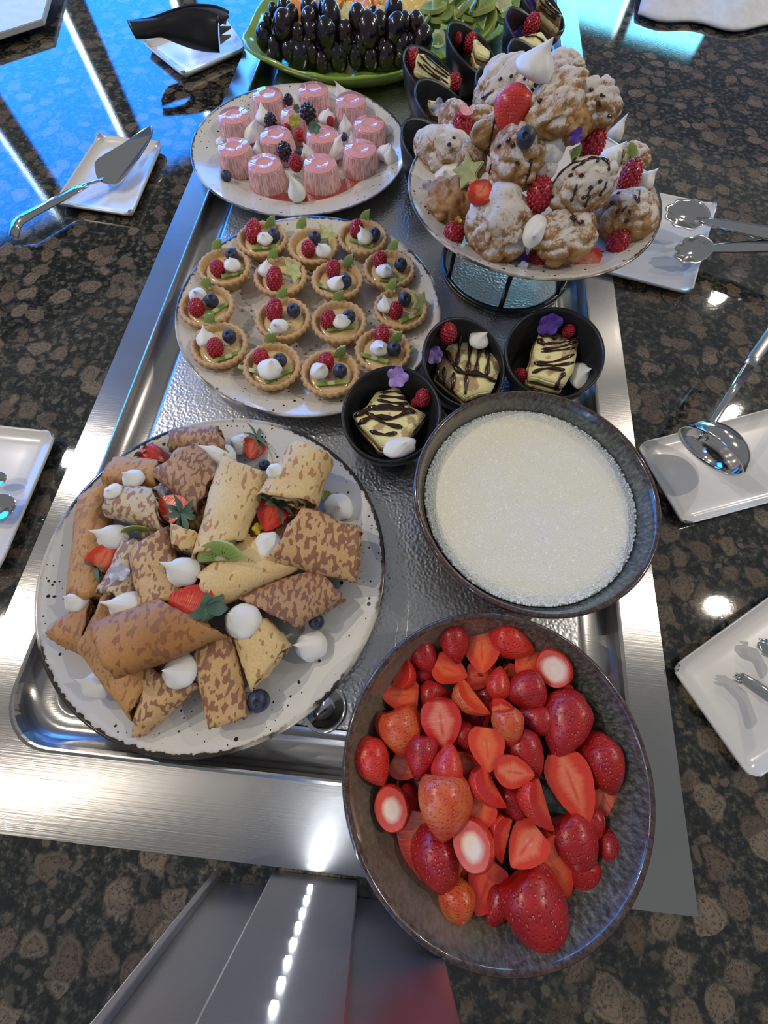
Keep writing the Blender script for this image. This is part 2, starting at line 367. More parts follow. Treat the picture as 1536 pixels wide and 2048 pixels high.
REDC = simple('redcurrant', (.45, .01, .012), .12, coat=.7, sss=.3)
SK_D = berry_skin('strawberry_dark', (.36, .008, .012), (.48, .016, .016)); SK_R = berry_skin('strawberry_red', (.60, .022, .016), (.68, .045, .022)); SK_O = berry_skin('strawberry_orange', (.60, .07, .02), (.66, .15, .04), tip=(.55, .03, .015))
CUT_R = berry_cut('strawberry_cut_red', (.70, .075, .03), (.56, .015, .010), (.80, .26, .15)); CUT_O = berry_cut('strawberry_cut_orange', (.76, .13, .035), (.66, .045, .015), (.80, .24, .09)); CUT_P = berry_cut('strawberry_cut_pale', (.78, .19, .095), (.66, .045, .02), (.84, .42, .30))
CUT_T = berry_cut('strawberry_stem_end', (.86, .66, .52), (.62, .05, .03), (.84, .74, .56), True)
CUT_W = berry_cut('strawberry_cut_white', (.78, .22, .13), (.60, .025, .015), (.88, .68, .55))
# ------------------------------------------------------------ the room (seen only in reflections)
def wall_windows(name, nrm, dist, t0, t1, z0, z1, sky, bars, wallname, wt0, wt1):
    nrm = Vector((*nrm, 0)).normalized(); td = Vector((nrm.y, -nrm.x, 0)); O = nrm*dist
    q = lambda t, z, off=0: O+td*t+nrm*off+Vector((0, 0, z))
    win = thing(name, None, None); win['kind'] = 'structure'
    mk('pane', mesh([q(t0, z0, .06), q(t1, z0, .06), q(t1, z1, .06), q(t0, z1, .06)], [(0, 1, 2, 3)], [emis('sky_light_'+name, *sky)]), None, win)
    for (a, b) in bars:
        mk('mullion', prism_me([q(a, z0), q(b, z0), q(b, z1), q(a, z1)], .1, [FRAME], down=nrm), None, win)
        mk('bead_glow_strip', prism_me([q(a-.024, z0, -.01), q(a-.011, z0, -.01), q(a-.011, z1, -.01), q(a-.024, z1, -.01)], .05, [emis('painted_edge_glow', (.75, .95, 1.0), 11.0)], down=nrm), None, win)  # light on the frame edge put in as emission; the bead is no lamp
    wl = thing(wallname, None, None); wl['kind'] = 'structure'
    for (a, b, c, d) in ((wt0, t0, -1.0, 2.6), (t1, wt1, -1.0, 2.6), (t0, t1, z1, 2.6), (t0, t1, -1.0, z0)):
        if b > a and d > c: mk('wall_panel', prism_me([q(a, c), q(b, c), q(b, d), q(a, d)], .12, [WALLM], down=nrm), None, wl)
# q's t axis: td = (n.y,-n.x) -> for the left wall (.694,.72)
wall_windows('window_1', (-.72, .694), 4.28, -2.6, 3.3, -.5, 1.9, SKY1, [(-.53, -.37), (.25, .385), (1.01, 1.15), (1.75, 1.90), (2.5, 2.65)], 'wall_left', -4.0, 5.7)
wall_windows('window_2', (.386, .922), 7.0, -1.6, 0.0, -.5, 1.9, SKY2, [(-.85, -.75)], 'wall_back', -1.9, 5.0)
for (x, y), at_ in zip(LAMPS, LAMP_AT):
    o = thing('ceiling_downlight', 'round ceiling downlight '+at_, 'lamp', (x, y, CEIL), 'ceiling downlights')
    mk('trim_ring', lathe([(.06, -.01), (.08, -.008), (.085, 0), (.06, 0.004)], 24, [WHITE]), None, o, T((x, y, CEIL)))
# ------------------------------------------------------------ worktop and cold well
def slab(): 
    # granite sheet with an opening for the cold well
    x0, x1, y0, y1 = -2.2, 2.2, -.75, 2.6; a0, a1, b0, b1 = -.335, .25, -.135, 1.55
    z = -.004; v = [(x0, y0, z), (x1, y0, z), (x1, y1, z), (x0, y1, z), (a0, b0, z), (a1, b0, z), (a1, b1, z), (a0, b1, z)]
    v += [(x, y, z-.03) for x, y, _ in v]
    f = [(0, 1, 5, 4), (1, 2, 6, 5), (2, 3, 7, 6), (3, 0, 4, 7)]
    f += [tuple(i+8 for i in reversed(q)) for q in f]
    f += [(0, 8, 9, 1), (1, 9, 10, 2), (2, 10, 11, 3), (3, 11, 8, 0), (4, 5, 13, 12), (5, 6, 14, 13), (6, 7, 15, 14), (7, 4, 12, 15)]
    return mesh(v, f, [GR], smooth=False)
tag(mk('countertop', slab()), 'brown and black speckled polished granite countertop around the steel cold well', 'countertop')
FLZ = -.004
FX0, FX1, FY0, FY1 = -.3472, .2636, -.1476, 1.62
IX0, IX1, IY0, IY1 = -.310, .2235, -.086, 1.55
well = thing('cold_display_well', 'stainless steel drop-in cold well holding all the dessert plates and bowls', 'serving counter')
def rrect(x0, x1, y0, y1, r, n=8):
    o = []
    for cx, cy, a0 in ((x1-r, y1-r, 0), (x0+r, y1-r, 90), (x0+r, y0+r, 180), (x1-r, y0+r, 270)):
        for i in range(n+1):
            a = math.radians(a0+90*i/n); o.append((cx+r*math.cos(a), cy+r*math.sin(a)))
    return o
def flange():
    out = []; n = 8
    inner = rrect(IX0, IX1, IY0, IY1, .045, n)
    outer = rrect(FX0, FX1, FY0, FY1, .001, n)
    N = len(inner); v = []; f = []
    rings = [([p for p in outer], -.0035), (outer, -.0005), ([(x*.999, y) for x, y in outer], 0.0), (rrect(IX0-.004, IX1+.004, IY0-.004, IY1+.004, .047, n), 0.0), (rrect(IX0-.0015, IX1+.0015, IY0-.0015, IY1+.0015, .046, n), .0012), (inner, .0006), (rrect(IX0+.002, IX1-.002, IY0+.002, IY1-.002, .044, n), -.003)]
    for pts, z in rings: v += [(x, y, z) for x, y in pts]
    for j in range(len(rings)-1):
        for i in range(N): k = (i+1) % N; f.append((j*N+i, j*N+k, (j+1)*N+k, (j+1)*N+i))
    return mesh(v, f, [STEEL], smooth=False)
mk('flange', flange(), None, well)
def basin():
    n = 8; v = []; f = []
    rr = lambda d, r: rrect(IX0+d, IX1-d, IY0+d, IY1-d, r, n)
    rings = [(rr(.002, .044), -.003), (rr(.004, .042), -.008), (rr(.008, .038), -.012), (rr(.014, .03), -.0145), (rr(.022, .026), -.0150), (rr(.028, .02), -.0145), (rr(.033, .018), -.0048), (rr(.037, .016), FLZ)]
    N = len(rings[0][0])
    for pts, z in rings: v += [(x, y, z) for x, y in pts]
    for j in range(len(rings)-1):
        for i in range(N): k = (i+1) % N; f.append((j*N+i, j*N+k, (j+1)*N+k, (j+1)*N+i))
    me = mesh(v, f, [STEEL]); return me, [Vector((x, y, z)) for (x, y), z in [((p[0], p[1]), rings[-1][1]) for p in rings[-1][0]]]
bme, inner = basin()
mk('basin_wall', bme, None, well)
# floor of the basin with a round opening for the drain
DR = Vector((-.0415, -.0335)); 
def floor_me():
    bm = bmesh.new(); ov = [bm.verts.new(p) for p in inner]; oe = [bm.edges.new((ov[i], ov[(i+1) % len(ov)])) for i in range(len(ov))]
    hv = [bm.verts.new((DR.x+.020*math.cos(2*PI*i/32), DR.y+.020*math.sin(2*PI*i/32), FLZ)) for i in range(32)]
    he = [bm.edges.new((hv[i], hv[(i+1) % 32])) for i in range(32)]
    bmesh.ops.triangle_fill(bm, edges=oe+he, use_beauty=True)
    for fc in bm.faces:
        if fc.normal.z < 0: fc.normal_flip()
    return from_bm(bm, [BASIN], smooth=False)
mk('basin_floor', floor_me(), None, well)
drn = mk('drain', lathe([(.0205, -.0), (.0195, .0015), (.018, .0015), (.015, -.0015), (.0115, -.0045), (.0112, -.017), (.0, -.017)], 40, [CHROME]), None, well, T((DR.x, DR.y, FLZ)))
mk('drain_hole', lathe([(.0, -.0145), (.0108, -.0145), (.0109, -.007)], 24, [DARK]), None, drn, T((DR.x, DR.y, FLZ)))
# ------------------------------------------------------------ steel post with LED strip
post = thing('light_post', 'upright brushed steel post with a row of white LEDs below the well', 'post', (-.03, -.165, -.004))
mk('back_panel', box_me(.170, .012, .34, .001, [POST]), None, post, T((-.0235, -.1675, .166)))
mk('edge_lip', box_me(.005, .006, .34, .001, [POST]), None, post, T((-.1065, -.1585, .166)))
mk('front_channel', box_me(.067, .010, .34, .0015, [POST]), None, post, T((-.030, -.156, .166)))
lede = emis('led_white', (.85, .92, 1.0), 60)
for i in range(18):
    z = .016+.0166*i
    mk('led', box_me(.0036, .0016, .0036, .00075, [lede], 3), None, post, T((-.0315, -.1506, z)))
# ------------------------------------------------------------ rectangular white plates
def rect_plate(name, corners, label, z0=-.003, lip=.010):
    # corners: four image points, plate edges slightly raised along two long sides, bottom flat
    c = [P(x, y, z0+lip) for x, y in corners]
    cen = sum(c, Vector())/4; n = 14; v = []; f = []
    for j in range(n+1):
        for i in range(n+1):
            u = i/n; w_ = j/n; uu = .5-.5*math.cos(PI*u)*.995; ww = .5-.5*math.cos(PI*w_)*.995
            p = (c[0]*(1-uu)+c[1]*uu)*(1-ww)+(c[3]*(1-uu)+c[2]*uu)*ww
            k = max(abs(2*uu-1), abs(2*ww-1)); h = 0.0
            if k > .86: h = ((k-.86)/.14)**1.5
            cor = abs(2*uu-1)*abs(2*ww-1)
            p = Vector((p.x, p.y, z0+.003+(lip-.003)*h+.004*max(0, cor-.85)/.15))
            # round the corners a little
            if cor > .93: p += (cen-p).normalized()*.006*(cor-.93)/.07
            v.append(p)
    N = n+1; off = N*N
    for p in list(v): q = p.copy(); q.z = max(z0, p.z-.0035); v.append(q)
    for j in range(n):
        for i in range(n):
            a = j*N+i; f.append((a, a+1, a+N+1, a+N)); f.append((off+a, off+a+N, off+a+N+1, off+a+1))
    for i in range(n):
        a = i; f.append((a, off+a, off+a+1, a+1)); a = n*N+i; f.append((a, a+1, off+a+1, off+a))
        a = i*N; f.append((a, a+N, off+a+N, off+a)); a = i*N+n; f.append((a, off+a, off+a+N, a+N))
    me = mesh([p-Vector((cen.x, cen.y, z0)) for p in v], f, [WHITE])
    bm = bmesh.new(); bm.from_mesh(me); bmesh.ops.recalc_face_normals(bm, faces=bm.faces); bm.to_mesh(me); bm.free()
    o = mk(name, me, None, None, T((cen.x, cen.y, z0))); tag(o, label, 'plate', 'white rectangular utensil plates'); return o
rect_plate('rectangular_plate', [(197, 268), (324, 282), (262, 428), (106, 404)], 'white rectangular plate under the steel cake server')
rect_plate('rectangular_plate', [(285, 84), (440, 20), (492, 92), (365, 148)], 'white rectangular plate under the black plastic tongs')
rect_plate('rectangular_plate', [(1200, 360), (1436, 408), (1385, 586), (1130, 520)], 'white rectangular plate under the long steel tongs beside the pastry tower')
rect_plate('rectangular_plate', [(1275, 886), (1640, 790), (1700, 962), (1370, 1050)], 'white rectangular plate holding the ladle beside the milk bowl')
rect_plate('rectangular_plate', [(1345, 1335), (1600, 1150), (1760, 1420), (1507, 1562)], 'white rectangular plate with tongs beside the strawberry bowl')
rect_plate('rectangular_plate', [(-190, 830), (112, 862), (-10, 1150), (-330, 1080)], 'white rectangular plate with spoons at the left edge')
# ------------------------------------------------------------ cloth and board at the far corners
def cloth():
    v = []; f = []; n = 40
    for j in range(n+1):
        for i in range(n+1):
            u = i/n; w_ = j/n
            edge = 38+52*u**1.3+14*math.sin(u*5.0)+6*math.sin(u*17)
            px = 1275+u*420+w_*30; py = edge-w_*170-18
            p = P(px, py+8, 0.0)
            h = .004+.016*min(1, w_*4)+.010*noise.noise(Vector((u*5, w_*4, 0)))*min(1, w_*5)
            v.append((p.x, p.y, h))
    for j in range(n):
        for i in range(n): a = j*(n+1)+i; f.append((a, a+1, a+n+2, a+n+1))
    m = mesh(v, f, [CLOTH]); bm = bmesh.new(); bm.from_mesh(m)
    r = bmesh.ops.extrude_face_region(bm, geom=bm.faces[:]); 
    for e in r['geom']:
        if isinstance(e, bmesh.types.BMVert): e.co.z -= .004
    bmesh.ops.recalc_face_normals(bm, faces=bm.faces); bm.to_mesh(m); bm.free(); m.polygons.foreach_set('use_smooth', [True]*len(m.polygons)); return m
tag(mk('folded_cloth', cloth()), 'white cloth lying rumpled on the granite in the far right corner', 'cloth')
bq = [P(-260, -40, .014), P(-200, 128, .014), P(84, 38, .014), P(112, -60, .014)]
bd = thing('raised_board', 'pale grey board on small feet in the far left corner', 'board', (bq[1].x, bq[1].y, -.004))
mk('board_top', prism_me(bq, .008, [BOARD], bev=.001), None, bd)
for q in bq:
    c_ = sum(bq, Vector())/4; p = q.lerp(c_, .4); mk('foot', lathe([(.008, -.004), (.008, .0065)], 16, [BLACKP]), None, bd, T((p.x, p.y, 0)))
# ------------------------------------------------------------ round plates and bowls
def plate_profile(R, z0, z1):
    D = z1-z0
    return [(0, z0+.004), (R*.58, z0+.004), (R*.66, z0+.0055), (R*.74, z0+D*.42), (R*.85, z0+D*.66), (R*.94, z1-.0035), (R*.985, z1-.0006), (R, z1), (R*1.004, z1-.0015), (R*.98, z1-.004), (R*.86, z0+D*.46), (R*.74, z0+D*.25), (R*.66, z0+.0045), (R*.60, z0+.0005), (R*.5, z0), (0, z0+.0005)]
PZ = .018
def round_plate(name, g, rg, label, z1=PZ, z0=FLZ+.0003, R=None, **kw):
    h = H-z1; R = R or rg*h; c = (g[0]*h, g[1]*h)
    me = lathe([(r, z-z0) for r, z in plate_profile(R, z0, z1)], 96, [plate_mat(name+'_glaze', R, **kw)])
    me.polygons.foreach_set('use_smooth', [True]*len(me.polygons))
    o = mk('serving_plate', me, None, None, T((c[0], c[1], z0))); tag(o, label, 'plate', 'round speckled stoneware plates'); return o, Vector((c[0], c[1], z0)), R
pl1, c1, r1 = round_plate('plate_a', (-.504, 1.889), .42, 'round speckled plate holding the pink panna cottas', base=(.60, .585, .54), amount=1.0, seed=1.3)
pl2, c2, r2 = round_plate('plate_b', (-.328, 1.064), .4184, 'round speckled plate holding the fruit tartlets', base=(.60, .57, .53), amount=.75, seed=2.9)
pl3, c3, r3 = round_plate('plate_c', (-.418, .2065), .4165, 'round speckled plate holding the rolled crepes', base=(.61, .60, .575), amount=.8, seed=5.1, rimcol=(.03, .02, .015))
PT = .100
pl4, c4, r4 = round_plate('plate_d', (.4074, 1.7434), .4716, 'round speckled plate raised on a black stand under the cream puffs', z1=PT, z0=PT-.022, base=(.62, .60, .575), amount=.8, seed=8.2)
# stand
st = thing('wire_cake_stand', 'black round wire stand lifting the cream puff plate', 'stand', (c4.x, c4.y, FLZ))
def ring_me(R, r, z): return tube_me([(R*math.cos(2*PI*i/64), R*math.sin(2*PI*i/64), z) for i in range(65)], r, 10, [BLACKM])
sc_ = Vector((.1185, .529, 0)); zt = PT-.0265
mk('base_ring', ring_me(.083, .0042, FLZ+.0045), None, st, T(sc_)); mk('top_ring', ring_me(.080, .0035, zt), None, st, T(sc_))
for a in (205, 265, 325, 85, 25, 145):
    a = math.radians(a); d = Vector((math.cos(a), math.sin(a), 0))
    mk('upright', tube_me([d*.083+Vector((0, 0, FLZ+.004)), d*.0815+Vector((0, 0, .03)), d*.080+Vector((0, 0, zt))], .0032, 8, [BLACKM]), None, st, T(sc_))
def deep_bowl(g, rg, label, z1=.060, zb=FLZ+.0003):
    h = H-z1; R = rg*h; c = Vector((g[0]*h, g[1]*h, zb)); D = z1-c.z
    prof = [(0, .006), (R*.45, .006), (R*.62, .010), (R*.76, .020), (R*.87, .036), (R*.935, D-.012), (R*.955, D-.002), (R*.975, D), (R*.995, D-.001), (R, D-.005), (R*.965, D-.016), (R*.90, .033), (R*.78, .014), (R*.62, .004), (R*.50, 0), (0, .001)]
    me = lathe(prof, 96, [glaze('reactive_glaze_'+str(len(label)), R)])
    me.polygons.foreach_set('use_smooth', [True]*len(me.polygons))
    o = mk('stoneware_bowl', me, None, None, T(c)); tag(o, label, 'bowl', 'large reactive-glaze bowls'); return o, c, R
mb, mc, mR = deep_bowl((.379, .488), .3285, 'deep blue-grey glazed bowl with brown rim full of frothy milk')
sb, sc, sR = deep_bowl((.277, -.1666), .3279, 'large grey-green glazed bowl full of cut strawberries', zb=.0016)
# milk
MZ = .041; MR = mR*.893
mm = milk_mat(MR)
mo = thing('milk', 'cream-coloured frothy vanilla milk filling the deep bowl', 'milk', (mc.x, mc.y, MZ))
def milk_me():
    v = [(0, 0, 0)]; f = []; nr, na = 40, 96
    for j in range(1, nr+1):
        for i in range(na):
            a = 2*PI*i/na; r = MR*j/nr; z = .0005*noise.noise(Vector((r*math.cos(a)*60, r*math.sin(a)*60, 0)))
            v.append((r*math.cos(a), r*math.sin(a), z))
    for i in range(na): f.append((0, 1+i, 1+(i+1) % na))
    for j in range(nr-1):
        for i in range(na): k = (i+1) % na; f.append((1+j*na+i, 1+(j+1)*na+i, 1+(j+1)*na+k, 1+j*na+k))
    b = len(v)
    for i in range(na): a = 2*PI*i/na; v.append((MR*.8*math.cos(a), MR*.8*math.sin(a), -.02))
    for i in range(na): k = (i+1) % na; f.append((1+(nr-1)*na+i, b+i, b+k, 1+(nr-1)*na+k))
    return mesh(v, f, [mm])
mk('milk_surface', milk_me(), None, mo, T((mc.x, mc.y, MZ)))
def bubbles():
    v = []; f = []; bm = bmesh.new(); bmesh.ops.create_icosphere(bm, subdivisions=1, radius=1); sv = [x.co.copy() for x in bm.verts]; sf = [[q.index for q in fc.verts] for fc in bm.faces]; bm.free()
    rnd = random.Random(3)
    for i in range(1500):
        a = rnd.uniform(0, 2*PI); k = rnd.random()**2; r = MR*(.995-.10*k); s = (.0011 if rnd.random() < .3 else .0007)*(1.2-.6*k)
        if rnd.random() < .25: r = MR*math.sqrt(rnd.random())*.95; s = .0004
        b = len(v); v += [(r*math.cos(a)+p.x*s, r*math.sin(a)+p.y*s, p.z*s*.8) for p in sv]; f += [tuple(b+q for q in fc) for fc in sf]
    return mesh(v, f, [simple('bubble', (.75, .77, .74), .12, coat=.6)])
bb = mk('froth_bubbles', bubbles(), None, mo, T((mc.x, mc.y, MZ))); bb['kind'] = 'stuff'
# ------------------------------------------------------------ food kit
def raspberry_me(mat, core, seed=0, n=62, squash=1.18):
    rnd = random.Random(seed); bm = bmesh.new()
    bmesh.ops.create_icosphere(bm, subdivisions=2, radius=.90)
    for v in bm.verts: v.co.z *= squash
    for i in range(n):
        z = 1-2*(i+.5)/n; a = i*2.39996+rnd.uniform(-.1, .1); r = math.sqrt(1-z*z)
        wd = 1.0 if z > -.2 else 1.0
        p = Vector((r*math.cos(a)*.86, r*math.sin(a)*.86, z*.86*squash))
        g = bmesh.ops.create_icosphere(bm, subdivisions=1, radius=rnd.uniform(.155, .185)*(62/n)**.2, matrix=Matrix.Translation(p))
    return from_bm(bm, [mat])
RASP_ME = raspberry_me(RASP, RASPI, 1, 105); BLKB_ME = raspberry_me(BLKB, BLKB, 2, 56)
def blueb(c):
    z = c.z
    if z > .82: c.z = .82-(z-.82)*.9 if math.hypot(c.x, c.y) < .30 else .86
    return c
def blueberry_mesh():
    prof = [(0, -.86), (.3, -.83), (.62, -.64), (.86, -.32), (.97, 0), (.9, .38), (.7, .68), (.45, .84), (.34, .90), (.30, .88), (.26, .76), (.12, .70), (0, .70)]
    return lathe(prof, 20, [BLUEB], flute=lambda a, r, z: (.12*math.sin(a*5) if (.8 < z and r < .4) else 0))
BLUEB_ME = blueberry_mesh()
def cream_me(seed=0, lean=.35, tall=1.35, lob=6):
    rnd = random.Random(seed); prof = [(0, -.5), (.5, -.5), (.85, -.42), (1.0, -.2), (.97, .05), (.80, .32), (.55, .56), (.32, .78), (.16, 1.0), (.06, 1.2), (0, 1.3)]
    n = 36; v = []; f = []
    for j, (r, z) in enumerate(prof):
        for i in range(n):
            a = 2*PI*i/n; tw = a*lob+z*3.0
            rr = r*(1+.018*math.sin(tw)*(1 if z > -.3 else .3)); zz = z if z < 0 else z*tall/1.3
            k = max(0, z)**2*lean
            p = Vector((rr*math.cos(a)+k, rr*math.sin(a), zz)); q = noise.noise(p*1.6+Vector((seed*3.1, 0, 0)))
            p += Vector((p.x, p.y, 0)).normalized()*q*.16 if r > .1 else Vector()
            v.append(p)
    for j in range(len(prof)-1):
        for i in range(n): k = (i+1) % n; f.append((j*n+i, j*n+k, (j+1)*n+k, (j+1)*n+i))
    me = mesh(v, f, [CREAM]); bm = bmesh.new(); bm.from_mesh(me); bmesh.ops.remove_doubles(bm, verts=bm.verts, dist=1e-5); bmesh.ops.recalc_face_normals(bm, faces=bm.faces); bmesh.ops.subdivide_edges(bm, edges=bm.edges[:], cuts=1, use_grid_fill=True)
    for _ in range(3): bmesh.ops.smooth_vert(bm, verts=[v for v in bm.verts if v.co.z < .85], factor=.5, use_axis_x=True, use_axis_y=True, use_axis_z=True)
    bm.to_mesh(me); bm.free()
    me.polygons.foreach_set('use_smooth', [True]*len(me.polygons)); return me
CREAMS = [cream_me(1, .35, 1.2), cream_me(2, .55, 1.5), cream_me(3, .2, .8), cream_me(4, .6, 1.1), cream_me(5, .1, 1.7)]
def berry_shape(seed, cutmode, smat, cmat, wide=1.0):
    """strawberry about 2 long (tip at +z... -z stem); cutmode: None, 'half', 'quarter', 'top' """
    rnd = random.Random(seed); bm = bmesh.new(); bmesh.ops.create_uvsphere(bm, u_segments=28, v_segments=18, radius=1)
    ph = rnd.uniform(0, 6)
    for v in bm.verts:
        z = v.co.z; a = math.atan2(v.co.y, v.co.x); r0 = math.hypot(v.co.x, v.co.y)
        t = (1-z)/2   # 0 at tip .. 1 at stem
        R = .80*wide*(math.sin(min(1, t/.66)*PI/2)**.74)*(1 if t < .66 else math.sqrt(max(0, 1-((t-.66)/.34)**2.3))*.999+.001)
        R *= 1+.06*math.sin(2*a+ph)+.05*noise.noise(Vector((math.cos(a)*1.5, math.sin(a)*1.5, z*1.5+seed)))
        zz = z*1.0-(0.10*(1-r0) if z < -.9 else 0)
        v.co = Vector((R*math.cos(a), R*math.sin(a), zz))
    for f in bm.faces: f.material_index = 0
    def cut(co, no):
        g = bm.verts[:]+bm.edges[:]+bm.faces[:]
        r = bmesh.ops.bisect_plane(bm, geom=g, plane_co=co, plane_no=no, clear_outer=True)
        es = [e for e in r['geom_cut'] if isinstance(e, bmesh.types.BMEdge)]
        if es:
            q = bmesh.ops.triangle_fill(bm, edges=es, use_beauty=True)
            for x in q['geom']:
                if isinstance(x, bmesh.types.BMFace): x.material_index = 1; x.smooth = False
    if cutmode == 'half': cut((0, .02, 0), (0, 1, 0))
    elif cutmode == 'quarter': cut((0, .05, 0), (0.25, 1, 0)); cut((.06, 0, 0), (1, .15, .05))
    if cutmode in ('half', 'quarter', 'top'): cut((0, 0, -.86 if cutmode != 'top' else -.66), (0.12, 0, -1))
    bmesh.ops.recalc_face_normals(bm, faces=bm.faces)
    me = bpy.data.meshes.new('m'); bm.to_mesh(me); bm.free(); me.materials.append(smat); me.materials.append(cmat)
    me.polygons.foreach_set('use_smooth', [p.material_index == 0 for p in me.polygons]); return me
_sc = {}
def berry(mode, tone, var):
    k = (mode, tone, var)
    if k not in _sc:
        sm = {'d': SK_D, 'r': SK_R, 'o': SK_O, 'p': SK_R, 'w': SK_R}[tone]; cm = {'d': CUT_R, 'r': CUT_R, 'o': CUT_O, 'p': CUT_P, 'w': CUT_W}[tone]
        if mode == 'top': cm = CUT_T
        _sc[k] = berry_shape(var*7+hash_(mode), mode, sm, cm, 1.0+.08*(var % 3-1))
    return _sc[k]
def hash_(s): return sum(ord(c) for c in (s or 'x')) % 17
def petals_me(mats, n=5, seed=0, big=.9):
    rnd = random.Random(seed); v = []; f = []
    for k in range(n):
        a = 2*PI*k/n+rnd.uniform(-.2, .2); ln = rnd.uniform(.8, 1.1)*big; wd = .44
        d = Vector((math.cos(a), math.sin(a), 0)); s = Vector((-d.y, d.x, 0)); b = len(v); nu, nv = 6, 5
        for i in range(nu+1):
            for j in range(nv+1):
                t = i/nu; q = (j/nv*2-1); w_ = wd*math.sin(PI*min(1, t*.82+.08))**.7
                v.append(d*ln*t+s*q*w_+Vector((0, 0, .35*t*t-.25*q*q*t+.12*rnd.uniform(-1, 1)*t+.02*k)))
        for i in range(nu):
            for j in range(nv): x = b+i*(nv+1)+j; f.append((x, x+1, x+nv+2, x+nv+1))
    return mesh(v, f, mats)
def leafs_me(mat, n=7, seed=0, ln=1.0, wd=.28):
    rnd = random.Random(seed); v = []; f = []
    for k in range(n):
        a = 2*PI*k/n+rnd.uniform(-.25, .25); L = ln*rnd.uniform(.75, 1.15); d = Vector((math.cos(a), math.sin(a), rnd.uniform(.0, .7))).normalized(); s = Vector((-math.sin(a), math.cos(a), 0)); b = len(v)
        for i in range(7):
            t = i/6; w_ = wd*math.sin(PI*min(.97, t*.9+.1))
            c = d*L*t+Vector((0, 0, .35*t-.5*t*t))
            v += [c-s*w_+Vector((0, 0, .10*w_)), c-Vector((0, 0, .05)), c+s*w_+Vector((0, 0, .10*w_))]
        for i in range(6): x = b+i*3; f += [(x, x+1, x+4, x+3), (x+1, x+2, x+5, x+4)]
    return mesh(v, f, [mat])
LEAFS = [leafs_me(LEAF, 7, 1), leafs_me(LEAFB, 8, 2, 1.25, .2), leafs_me(LEAFB, 6, 4, .9, .32)]
def kiwi_me(frac=1.0, th=.28, seed=0):
    n = 28; v = []; f = []; a1 = 2*PI*frac
    pts = [(math.cos(a1*i/n)*(1+.03*math.sin(i)), math.sin(a1*i/n)) for i in range(n+(0 if frac == 1 else 1))]
    if frac < 1 and frac != .5: pts.append((0, 0))
    bm = bmesh.new(); t = [bm.verts.new((x, y, th/2)) for x, y in pts]; b = [bm.verts.new((x, y, -th/2)) for x, y in pts]
    fa = bm.faces.new(t); fb = bm.faces.new(b[::-1]); fs = []
    for i in range(len(t)): j = (i+1) % len(t); q = bm.faces.new((t[i], b[i], b[j], t[j])); q.material_index = 1 if (math.hypot(*pts[i]) > .8 and math.hypot(*pts[j]) > .8 and (Vector(pts[i])-Vector(pts[j])).length < .6) else 0
    bmesh.ops.recalc_face_normals(bm, faces=bm.faces)
    bmesh.ops.triangulate(bm, faces=[fa, fb])
    return from_bm(bm, [KIWI, KSKIN], smooth=False)
KIWI_F = kiwi_me(1.0); KIWI_H = kiwi_me(.5); KIWI_Q = kiwi_me(.25)
def star_me():
    pts = []
    for i in range(10): a = 2*PI*i/10; r = 1.0 if i % 2 == 0 else .48; pts.append((r*math.cos(a), r*math.sin(a), .12))
    return prism_me(pts, .24, [STARF], bev=.05)
STAR_ME = star_me()
VIEW = lambda p: (Vector((0, 0, H))-p).normalized()
class Pile:
    def __init__(s, dome=None): s.v = []; s.f = []; s.t = None; s.dome = dome
    def add(s, o):
        M = o.matrix_basis if not o.parent else o.parent.matrix_basis @ o.matrix_basis
        b = len(s.v); s.v += [M @ v.co for v in o.data.vertices]; s.f += [tuple(b+i for i in p.vertices) for p in o.data.polygons]; s.t = None
    def hit(s, px, py, fallback=0.0):
        if s.t is None: s.t = BVHTree.FromPolygons(s.v, s.f)
        d = ray(px, py).normalized(); r = s.t.ray_cast(Vector((0, 0, H)), d)
        if s.dome:
            q = s.dome(px, py)
            if q is not None and (r[0] is None or (q-Vector((0, 0, H))).length < (r[0]-Vector((0, 0, H))).length): return q, Vector((0, 0, 1)), d
        if r[0] is None: return P(px, py, fallback), Vector((0, 0, 1)), d
        n = r[1] if r[1].dot(d) < 0 else -r[1]
        return r[0], n, d
# ------------------------------------------------------------ panna cotta plate
def c4_(x, y): return 370+x/3.339, 140+y/3.339
def panna_me():
    Rb, Rt, h = 1.0, .80, 1.02
    prof = [(0, 0), (Rb*.97, 0), (Rb, .05), (Rb*.985, .12), (Rt*1.05, h*.90), (Rt*1.02, h*.955)]
    fl = lambda a, r, z: .012*math.sin(a*44) if z > .03 and z < h*.94 else 0
    body = lathe(prof+[(0, h*.955)], 132, [PANNA], flute=fl)
    top = lathe([(Rt*1.01, h*.93), (Rt*1.025, h*.965), (Rt*.98, h*.995), (Rt*.62, h*1.0), (Rt*.56, h*1.025), (Rt*.50, h*1.025), (Rt*.45, h*.985), (Rt*.2, h*.98), (0, h*.98)], 48, [GEL])
    return body, top
PB, PTOP = panna_me()
pz = FLZ+.0048
panna = [(325, 300, 'at the left edge of the plate, second row'), (548, 160, 'at the back left of the plate'), (855, 125, 'rearmost at the centre back of the plate'), (1108, 195, 'at the back right of the plate'), (740, 290, 'half hidden behind the garnish'), (605, 430, 'just left of the berry garnish'), (915, 425, 'just right of the berry garnish under the leaf'), (1232, 355, 'at the right edge of the plate'), (325, 510, 'left front with blueberry at its foot'), (530, 620, 'frontmost on the left of the plate'), (900, 620, 'frontmost in the centre beside the sauce'), (1170, 520, 'at the right front above the sauce puddle')]
pile1 = Pile(); pile1.add(pl1); gi = 0
pr = .0282
